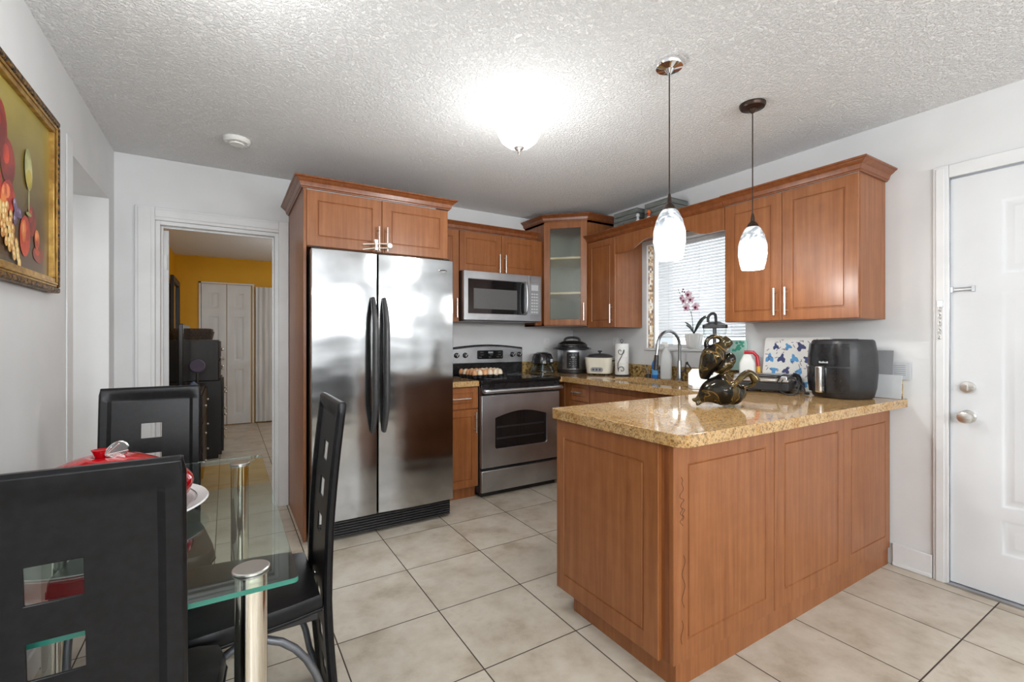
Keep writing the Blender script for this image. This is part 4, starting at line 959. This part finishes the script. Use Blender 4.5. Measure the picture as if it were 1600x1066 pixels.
t=thing('sponge_brush','grey and black dish brush standing at the far sink corner','brush',(3.0,2.70,ZT+.001))
bm=nb(); lathe(bm,[(.022,0),(.022,.03),(.014,.034)],16); obj('brush_head',bm,'greyp',t)
bm=nb(); tube(bm,[(0,0,.034),(-.004,.004,.06),(-.01,.01,.085)],.006,8); obj('brush_handle',bm,'nickel',t)
t=thing('utensil_cup','small dark glass jar holding a wooden brush beside the faucet','jar',(3.065,2.305,ZT+.001))
bm=nb(); lathe(bm,[(.03,0),(.034,.004),(.034,.075),(.031,.08),(.029,.078),(.031,.006)],24); obj('jar_body',bm,'wicker',t)
t=thing('wood_brush','thin dark wooden brush leaning out of the small jar','brush',(3.065,2.305,ZT+.008))
bm=nb(); tube(bm,[(.0,-.01,0),(-.008,.018,.085),(-.016,.045,.125)],.005,8); obj('shaft',bm,'espresso',t)
bm=nb(); ball(bm,(-.017,.048,.128),.008,1,1,1.6); obj('tip',bm,'espresso',t)
# white drying tray with slotted handle end
t=thing('drying_tray','white plastic drying tray with a slotted upright handle end by the sink','tray',(2.70,1.935,ZT+.001),math.radians(-38))
bm=nb(); w2=.115
ol=[(-w2,.0),(w2,.0),(w2,.095),(w2-.025,.125),(-w2+.025,.125),(-w2,.095)]
hl=rr_(-.045,.045,.082,.106,.0119,5)
E=[]
for lp in (ol,hl):
    vs=[bm.verts.new((x,0,z)) for x,z in lp]; E+=[bm.edges.new((vs[i],vs[(i+1)%len(vs)])) for i in range(len(vs))]
bmesh.ops.triangle_fill(bm,use_beauty=True,edges=E); ex=bmesh.ops.extrude_face_region(bm,geom=list(bm.faces))
for v in [g_ for g_ in ex['geom'] if isinstance(g_,bmesh.types.BMVert)]: v.co.y=.006
obj('handle_panel',bm,'white',t,bev=.0015)
bm=nb(); box(bm,-w2,w2,-.10,0,0,.006); box(bm,-w2,-w2+.005,-.10,0,.006,.022); box(bm,w2-.005,w2,-.10,0,.006,.022); obj('tray_floor',bm,'white',t,bev=.002)
# orchid on sill
t=thing('potted_orchid','pink and white orchid in a ribbed white pot on the window sill','orchid',(X1+.012,2.362,WZ0+.0015)); t.scale=(1.2,1.2,1.15)
bm=nb(); rings=[]
for r,z in ((.030,0),(.036,.004),(.048,.03),(.055,.07),(.056,.10),(.052,.103),(.050,.095)):
    rings.append([((r+.0018*math.cos(18*a))*math.cos(a),(r+.0018*math.cos(18*a))*math.sin(a),z) for a in [2*PI*k/72 for k in range(72)]])
loft(bm,rings); obj('pot',bm,'whiteg',t)
bm=nb(); lathe(bm,[(.048,.096),(.03,.102),(.005,.104)],20); obj('soil',bm,'dark',t)
def leafm(bm,L_,az,lift,wd):
    rows=[]
    for k in range(9):
        s=k/8; r=s*L_; z=.10+lift*math.sin(s*1.4)*L_; wv=wd*math.sin(PI*min(1,s*.97+.03))**.7
        p=Vector((math.cos(az)*r,math.sin(az)*r,z)); n=Vector((-math.sin(az),math.cos(az),0))
        rows.append([p-n*wv+Vector((0,0,.004)),p,p+n*wv+Vector((0,0,.004)),p+Vector((0,0,-.003))])
    loft(bm,rows)
LA=PI/2
for az,L_,lf in ((math.radians(80),.085,1.0),(math.radians(-105),.115,1.05),(math.radians(-80),.09,1.3),(math.radians(140),.05,1.2)):
    bm=nb(); leafm(bm,L_,az,lf,.016); obj('leaf',bm,'leaf',t)
bm=nb(); sp1=smoothpts([(-.005,0,.10),(-.008,.004,.17),(-.01,.012,.235),(-.012,.035,.29),(-.012,.07,.345),(-.012,.10,.385),(-.012,.115,.42)],5); tube(bm,sp1,.0025,6,r2=.0014)
tube(bm,smoothpts([(-.010,.016,.245),(-.012,.0,.27),(-.012,-.02,.275)],3),.0015,6)
tube(bm,smoothpts([(-.012,.045,.305),(-.012,.03,.34),(-.012,.035,.375)],3),.0015,6)
obj('flower_stem',bm,'stem',t)
def flower(y,z,s=.020,az=PI):
    bm=nb()
    for k in range(5):
        a=PI/2+2*PI*k/5; sy_,sz_=(.62,1) if k in (0,2,3) else (1,.8)
        R=Matrix.Translation((-.018,y,z))@Matrix.Rotation(a-PI/2,4,'X')@Matrix.Translation((0,0,s*.62))
        vs=ball(bm,(0,0,0),s*.55,.18,.75,1,10,6); xf(vs,R)
    fl=obj('blossom',bm,'petal',t)
    bm=nb(); ball(bm,(-.024,y,z-.002),s*.34,.8,1.0,.8,10,6); ball(bm,(-.024,y,z-.010),s*.2,1,.7,1,8,6); obj('lip',bm,'lip',fl)
for y,z,s in ((.030,.375,.026),(.012,.340,.026),(.066,.335,.024),(.047,.286,.027),(-.026,.285,.027),(.085,.356,.017)): flower(y,z,s)
for y,z in ((.083,.372),(.066,.395),(.082,.40),(.075,.415)):
    bm=nb(); ball(bm,(-.013,y,z),.005,1,1,1.3,8,6); obj('bud',bm,'lip',t)
# blender / juicer pitcher
t=thing('blender_pitcher','clear blender pitcher with a black handled lid beneath the big wall cabinet','blender',(2.93,2.03,ZT+.001),-1.0)
bm=nb(); loft(bm,[sq(.15,.15,.03,0),sq(.155,.155,.035,.02),sq(.13,.13,.03,.10),sq(.11,.11,.03,.12)]); obj('base',bm,'blackm',t)
bm=nb(); loft(bm,[sq(.115,.115,.02,.121),sq(.15,.15,.02,.395),sq(.144,.144,.018,.395),sq(.109,.109,.018,.126)],False,True); obj('pitcher',bm,'clear',t)
bm=nb(); loft(bm,[sq(.155,.155,.02,.397),sq(.16,.16,.02,.40),sq(.16,.16,.02,.42),sq(.13,.10,.02,.428),sq(.06,.05,.015,.445)]); ld=obj('lid',bm,'blackm',t)
bm=nb(); tube(bm,smoothpts([(-.045,0,.44),(-.045,0,.475),(-.025,0,.50),(0,0,.495),(.006,0,.44)],4),.010,10); obj('lid_handle',bm,'blackm',ld)
bm=nb(); box(bm,-.012,.012,-.10,-.074,.14,.40); obj('pour_handle',bm,'blackm',t,bev=.006)
bm=nb(); cyl(bm,(0,0,.13),(0,0,.39),.008,8); 
for z in (.16,.24,.32): box(bm,-.04,.04,-.008,.008,z,z+.003)
obj('blade_tower',bm,'blackm',t)
# packet + tool right of the blender
t=thing('snack_packet','mint green printed packet leaning on the wall under the big wall cabinet','packet',(3.085,1.82,ZT+.101),-PI/2)
bm=nb(); prism(bm,rr_(-.065,.065,0,.215,.008,3),-.010,.010,'y'); 
pk=obj('pouch',bm,'mint',t,bev=.004); t.location=(3.085,1.955,ZT+.101)
bm=nb(); rq=random.Random(2)
for k in range(16): x=rq.uniform(-.035,.045); z=rq.uniform(.14,.20); vs=ball(bm,(x,-.0105,z),.011,1,.12,.8,8,6)
obj('leaf_print',bm,'green',pk)
t=thing('detergent_jug','white jug with red handle and yellow base beneath the wall cabinet','jug',(3.01,1.84,ZT+.001),-1.15)
bm=nb(); loft(bm,[sq(.10,.06,.02,0),sq(.105,.064,.022,.01),sq(.10,.06,.02,.16),sq(.05,.04,.015,.215),sq(.03,.03,.012,.22)]); obj('body',bm,'white',t)
bm=nb(); tube(bm,[(-.02,0,.232),(.035,0,.232),(.058,0,.205),(.066,0,.14)],.012,10); obj('handle',bm,'redp',t)
bm=nb(); tube(bm,[(.066,0,.139),(.068,0,.05)],.012,10); obj('yellow_grip',bm,'yel',t)
# panini press
t=thing('panini_press','silver and black contact grill between the figurine and printed board','contact grill',(2.86,1.645,ZT+.001),math.radians(-70))
bm=nb(); box(bm,-.155,.155,-.11,.11,.012,.062); 
for x in (-.12,.12):
    for y in (-.08,.08): cyl(bm,(x,y,0),(x,y,.014),.016,10)
obj('base',bm,'blackm',t,bev=.008)
bm=nb(); box(bm,-.148,.148,-.105,.108,.065,.105); tp=obj('top_plate',bm,'steel',t,bev=.010)
bm=nb(); box(bm,-.150,.150,-.108,-.02,.064,.078); obj('plate_edge',bm,'nickel',tp,bev=.003)
bm=nb(); tube(bm,smoothpts([(-.10,-.09,.098),(-.09,-.145,.10),(0,-.155,.102),(.09,-.145,.10),(.10,-.09,.098)],4),.010,10); obj('handle',bm,'blackm',tp)
bm=nb(); tube(bm,smoothpts([(.15,.08,.10),(.175,.09,.09),(.185,.09,.05),(.18,.08,.012)],4),.014,10); obj('hinge_arm',bm,'blackm',t)
t=thing('power_cord','black power cord looping behind the air fryer beside the grill','cord',(2.79,1.455,ZT+.001)); t.scale=(.8,.8,.9)
bm=nb(); P=[(0,.09,.06),(-.01,.05,.115),(0,.0,.12),(.01,-.05,.09),(-.01,-.07,.02),(-.05,-.06,.006),(-.08,-.02,.006),(-.05,.04,.03),(.02,.05,.09),(.06,0,.10),(.08,-.06,.05),(.07,-.08,.006)]
tube(bm,smoothpts(P,5),.0042,8); obj('cable',bm,'blackm',t)
bm=nb(); cyl(bm,(.07,-.08,.010),(.05,-.11,.010),.009,10); obj('plug',bm,'blackm',t)
# cutting board with generic blue print
t=thing('printed_cutting_board','white glass cutting board with scattered blue shapes against the wall','cutting board',(3.045,1.765,ZT+.001),-PI/2)
bm=nb(); prism(bm,rr_(0,.40,0,.335,.018,4),-.004,.004,'y'); rq=random.Random(9)
gp=[(x*.078+.04+(z%2)*.035,z*.078+.04) for z in range(4) for x in range(5) if x*.078+.04+(z%2)*.035<.385]
for i,(x,z) in enumerate(gp):
    n=16; ph=rq.uniform(0,6); R0=rq.uniform(.017,.026); pts=[]
    for k in range(n):
        a=2*PI*k/n; r=R0*(1+.35*math.sin(3*a+ph)+.2*math.sin(5*a+ph*2)); pts.append((x+r*math.cos(a),z+r*math.sin(a)))
    f=bm.faces.new([bm.verts.new((a,-.0044,b_)) for a,b_ in pts]); f.material_index=1+i%2
for k in range(80):
    x=rq.uniform(.015,.385); z=rq.uniform(.015,.32); a=rq.uniform(0,PI); l=rq.uniform(.006,.013)
    R=Matrix.Translation((x,-.0047,z))@Matrix.Rotation(a,4,'Y')
    f=bm.faces.new([bm.verts.new(R@Vector(p)) for p in ((-l,0,-.0018),(l,0,-.0018),(l,0,.0018),(-l,0,.0018))]); f.material_index=3
xf(bm.verts,Matrix.Rotation(math.radians(-9),4,'X')); obj('board',bm,['white','print','aqua','plum'],t)
# air fryer
t=thing('air_fryer','large black rounded air fryer with silver handle on the breakfast bar','air fryer',(2.918,1.232,ZT+.001),math.radians(-104))
def fr_(s,z): return [(x*s,y*s,z) for x,y in rr_(-.138,.138,-.138,.138,.100,8)]
bm=nb(); loft(bm,[fr_(.86,0),fr_(.92,.006),fr_(1.0,.06),fr_(1.04,.15),fr_(1.02,.24),fr_(.95,.305),fr_(.93,.313),fr_(.88,.318),fr_(.5,.32)]); obj('body',bm,'blackm',t,angle=50)
bm=nb() # glossy front touch panel
def arcp(z,s,a0=-55,a1=55,n=12): return [( (.1455*s)*math.sin(math.radians(a))*1.0, -(.1455*s)*math.cos(math.radians(a))**.55*1.0, z) for a in [a0+(a1-a0)*k/n for k in range(n+1)]]
rows=[arcp(.175,1.03),arcp(.24,1.015),arcp(.295,.975)]
loft(bm,rows+[[(x*.97,y*.97,z) for x,y,z in r] for r in rows[::-1]]+[rows[0]],False,False,closed=False); obj('touch_panel',bm,'blackp',t,angle=60)
bm=nb(); rows=[arcp(.03,.985),arcp(.10,1.035),arcp(.166,1.04)]
loft(bm,rows+[[(x*.97,y*.97,z) for x,y,z in r] for r in rows[::-1]]+[rows[0]],False,False,closed=False); dr=obj('basket_drawer',bm,'blackp',t,angle=60)
bm=nb(); vs=box(bm,-.018,.018,-.186,-.150,.03,.175); obj('handle',bm,'silver',dr,bev=.009,seg=3)
bm=nb(); 
for k,x in enumerate((-.022,-.015,-.007,.0,.008,.016,.023)): box(bm,x+.004,x+.0085,-.1525,-.1490,.190,.197 if k%3 else .200)
obj('brand_lettering',bm,'ltgrey',t)
bm=nb()
for k in range(5): box(bm,-.05+k*.022,-.036+k*.022,-.01,.05,.3202,.3225)
obj('vent_slots',bm,'dark',t)
# cards leaning at the wall end
def card(nm,label,x,y,z,w_,h_,mat,lean,rz=-PI/2,lines=False,th=.004,cat='card'):
    t=thing(nm,label,cat,(x,y,z),rz); bm=nb(); vs=box(bm,0,w_,-th/2,th/2,0,h_); xf(vs,Matrix.Rotation(math.radians(-lean),4,'X')); o=obj('sheet',bm,mat,t,bev=.0008)
    if lines:
        bm=nb()
        for k in range(6): box(bm,.015,w_-.02,-th/2-.0006,-th/2,h_*.25+k*h_*.11,h_*.25+k*h_*.11+.003)
        for v in bm.verts: v.co=Matrix.Rotation(math.radians(-lean),4,'X')@v.co
        obj('printed_lines',bm,'greyc',o)
    return t
card('folder','tall grey cardboard folder propped on the wall behind the air fryer',3.070,1.235,ZT+.001,.175,.26,'greyc',6,cat='folder')
card('envelope','pale printed envelope on the granite upstand right of the air fryer',3.118,1.10,ZT+.101,.105,.095,'ltgrey',0,lines=True,cat='envelope')
card('tray_lid','low light grey tray panel standing right of the air fryer',3.058,1.200,ZT+.001,.185,.128,'ltgrey',6,cat='tray')
# figurine (remeshed from bulbs and tubes)
t=thing('kissing_figurine','glossy black and gold ceramic pair of entwined hearts with spouts','figurine',(2.022,1.37,ZT+.001),math.radians(-31.6))
def remesh_obj(name,build,mat,parent,vox=.004):
    bm=nb(); build(bm); o=obj(name,bm,mat,parent,angle=180)
    m_=o.modifiers.new('remesh','REMESH'); m_.mode='VOXEL'; m_.voxel_size=vox; m_.use_smooth_shade=True
    s=o.modifiers.new('smooth','SMOOTH'); s.iterations=8; s.factor=.6
    return o
def rt(bm,P,rad,k=5,y=0):
    Q=smoothpts([(a,y+b,c) for a,b,c in P],k); n=len(P)-1; rr=[]
    for i in range(len(Q)):
        u=i/k; j=min(int(u),n-1); f_=u-j; rr.append(rad[j]*(1-f_)+rad[j+1]*f_)
    tube(bm,Q,.01,18,radii=rr)
def low(bm):
    rt(bm,[(-.118,.004,.016),(-.090,0,.040),(-.055,0,.062),(-.010,0,.074),(.035,0,.068),(.075,0,.058)],[.010,.028,.056,.073,.066,.046])
    ball(bm,(.010,0,.120),.042,1,1,.9); ball(bm,(.086,0,.062),.034,1,1.1,1.15); ball(bm,(.055,0,.052),.05,1,1.1,.95)
    rt(bm,[(.0,-.055,.075),(.04,-.058,.112),(.080,-.040,.142),(.112,-.030,.160),(.136,-.030,.150),(.154,-.030,.118)],[.006,.012,.016,.016,.018,.022])
    rt(bm,[(.150,-.026,.112),(.128,-.016,.098),(.100,-.006,.090)],[.012,.010,.012])
    rt(bm,[(-.100,.0,.030),(-.120,.012,.026),(-.128,.02,.034)],[.016,.011,.007]); rt(bm,[(-.100,0,.024),(-.116,-.012,.012),(-.124,-.016,.012)],[.014,.010,.008])
def up(bm):
    rt(bm,[(-.066,.03,.125),(-.060,.03,.165),(-.040,.03,.205),(-.022,.03,.238),(-.005,.03,.262),(.022,.03,.290),(.040,.03,.306)],[.018,.034,.052,.058,.046,.026,.024])
    ball(bm,(.058,.03,.222),.028,1,1,1.2); ball(bm,(.040,.03,.200),.032,1.1,1,1); ball(bm,(.010,.03,.185),.034,1.2,1,1)
    tube(bm,[(.032,.03,.298),(.054,.03,.318)],.030,16,r2=.027)
    rt(bm,[(-.050,.03,.272),(-.058,.03,.302),(-.040,.03,.328),(-.008,.03,.334),(.025,.03,.318)],[.013,.012,.011,.011,.012])
remesh_obj('lower_figure',low,'bronze',t); remesh_obj('upper_figure',up,'bronze',t)
# crates on top of the right cabinets
def crate(label,y0,ln,rz=0):
    t=thing('wood_crate',label,'crate',(2.885,y0,2.116),0); bm=nb()
    for k in range(4): box(bm,0,.012,-ln,0,.052+k*.042,.090+k*.042); box(bm,.20,.212,-ln,0,.052+k*.042,.090+k*.042); box(bm,.012,.20,-.012,0,.052+k*.042,.090+k*.042); box(bm,.012,.20,-ln,-ln+.012,.052+k*.042,.090+k*.042)
    box(bm,0,.212,-ln,0,0,.050); obj('slats',bm,'greywood',t,bev=.001); return t
k1=crate('weathered grey wood crate on the cabinet top nearer the corner',2.985,.265)
k2=crate('weathered grey wood crate on the cabinet top nearer the pendant light',2.635,.25)
def ornament(label,y,mat,kind):
    t=thing('shelf_ornament',label,'ornament',(2.85,y,2.116))
    bm=nb(); lathe(bm,[(.024,0),(.028,.01),(.028,.07),(.014,.095),(.010,.10)],16); obj('body',bm,mat,t)
    bm=nb(); lathe(bm,[(.011,.1005),(.011,.12),(.018,.124),(.012,.145),(.003,.152)],12); obj('top',bm,'f_org' if kind else 'ltgrey',t)
ornament('small white bottle ornament between the two grey crates',2.675,'whiteg',0)
ornament('small cream ornament with red top before the nearer grey crate',2.56,'cream',1)
t=thing('starfish_ornament','small dark bow ornament before the crate nearer the corner','ornament',(2.858,2.84,2.186))
bm=nb()
for k in range(5):
    a=PI/2+2*PI*k/5; tube(bm,[(0,0,.0),(0,.034*math.cos(a),.034*math.sin(a))],.009,8,r2=.003)
vs=bm.verts; obj('star',bm,'bronzem',t)
bm=nb(); box(bm,-.006,.006,-.012,.012,-.070,-.020); obj('stand',bm,'bronzem',t)
# ---------------------------------------------------------------- bedroom things
t=thing('tall_dresser','black tall chest of drawers in the yellow room beyond the doorway','dresser',(-.60,5.72,0))
bm=nb(); box(bm,0,.56,0,.95,.04,.81); box(bm,.03,.53,.02,.93,0,.04); obj('lower_body',bm,'espresso',t,bev=.004)
bm=nb(); box(bm,0,.53,.02,.93,.812,1.235); obj('upper_body',bm,'espresso',t,bev=.004)
for i,z in enumerate((.07,.315,.56,.835,1.04)):
    h=.225 if i<3 else .18; x=.5605 if i<3 else .5305
    bm=nb(); box(bm,x,x+.016,.03,.92,z,z+h); q=obj('drawer',bm,'espresso',t,bev=.003)
    for y in (.22,.73):
        bm=nb(); ball(bm,(x+.032,y,z+h/2),.013); cyl(bm,(x+.016,y,z+h/2),(x+.03,y,z+h/2),.006,8); obj('knob',bm,'nickel',q)
t=thing('wicker_basket','brown wicker basket of folded items on the tall black dresser','basket',(-.30,5.95,1.237))
bm=nb(); loft(bm,[sq(.34,.30,.03,0),sq(.38,.34,.03,.085),sq(.36,.32,.03,.085),sq(.33,.29,.03,.006)],True,True); obj('basket_body',bm,'wicker',t)
bm=nb(); loft(bm,[sq(.35,.31,.03,.06),sq(.36,.31,.03,.11),sq(.30,.26,.03,.118)]); obj('folded_cloth',bm,'wicker',t)
t=thing('low_dresser','low black dresser with a television against the yellow room left wall','dresser',(-.60,4.62,0))
bm=nb(); box(bm,0,.42,0,1.02,.04,.80); box(bm,.02,.40,.02,1.0,0,.04); obj('body',bm,'espresso',t,bev=.004)
for z in (.07,.31,.55):
    bm=nb(); box(bm,.4205,.434,.02,1.0,z,z+.22); q=obj('drawer',bm,'espresso',t,bev=.003)
    for y in (.25,.77): bm=nb(); ball(bm,(.445,y,z+.11),.011); obj('knob',bm,'nickel',q)
t=thing('television','thin black flat television standing on the low black dresser','television',(-.32,4.70,.801),0)
bm=nb(); box(bm,-.02,.015,.02,.86,.05,.57); obj('screen_case',bm,'screen',t,bev=.006)
bm=nb(); box(bm,-.08,.08,.30,.58,0,.012); box(bm,-.015,.01,.38,.50,.012,.06); obj('stand',bm,'blackm',t,bev=.003)
t=thing('wall_mirror','tall dark framed mirror on the far left wall of the yellow room','mirror',(-.56,6.72,.80))
bm=nb(); 
box(bm,0,.035,0,.85,0,.07); box(bm,0,.035,0,.85,1.13,1.2); box(bm,0,.035,0,.07,.07,1.13); box(bm,0,.035,.78,.85,.07,1.13); box(bm,-.048,0,.1,.75,.1,1.1); obj('frame',bm,'espresso',t,bev=.004)
bm=nb(); box(bm,.001,.012,.07,.78,.07,1.13); obj('glass',bm,'mirror',t)
t=thing('desk_fan','small dark fan with round mauve head on the low dresser edge','fan',(-.222,5.02,.801))
bm=nb(); lathe(bm,[(.04,0),(.04,.012),(.012,.02),(.010,.14)],16); obj('stand',bm,'blackm',t)
bm=nb(); vs=lathe(bm,[(.055,-.02),(.062,0),(.055,.02)],20); xf(vs,Matrix.Translation((0,0,.20))@Matrix.Rotation(PI/2.3,4,'X')); obj('fan_head',bm,'lav',t)
t=thing('folded_cloth','crumpled blue grey cloth on the low dresser front edge','cloth',(-.24,4.76,.801))
bm=nb(); prism(bm,[(-.05,0),(.05,0),(.035,.05),(.0,.085),(-.04,.04)],-.05,.06,'y'); obj('cloth_body',bm,'cloth',t,bev=.01)
# ---------------------------------------------------------------- lamps and sofa added behind the camera, for frontal light and reflections
for k,(lx,ly) in enumerate(FILL_LAMPS):
    t=thing('fill_lamp','added fill-light floor lamp '+('right','left')[k]+' of the sofa','fill lamp',(lx,ly,0))
    bm=nb(); lathe(bm,[(.14,0),(.14,.015),(.02,.03)],24); obj('base',bm,'blackm',t)
    bm=nb(); cyl(bm,(0,0,.03),(0,0,1.52),.010,10); obj('pole',bm,'blackm',t)
    bm=nb(); lathe(bm,[(.02,1.52),(.03,1.53),(.03,1.57),(.02,1.575)],16); obj('socket',bm,'blackm',t)
t=thing('sofa','charcoal fabric sofa added unseen behind the camera','sofa',(1.08,-2.15,0))
bm=nb(); box(bm,-.85,.85,-.40,.40,.08,.42); obj('seat',bm,'sofa',t,bev=.05,seg=3)
bm=nb(); box(bm,-.85,.85,-.42,-.20,.42,.80); obj('backrest',bm,'sofa',t,bev=.05,seg=3)
for s in (-1,1):
    bm=nb(); box(bm,s*.85-.1,s*.85+.1,-.40,.42,.08,.60); obj('armrest',bm,'sofa',t,bev=.04,seg=3)
for x in (-.8,.8):
    for y in (-.33,.33): bm=nb(); cyl(bm,(x,y,0),(x,y,.09),.03,10); obj('foot',bm,'blackm',t)
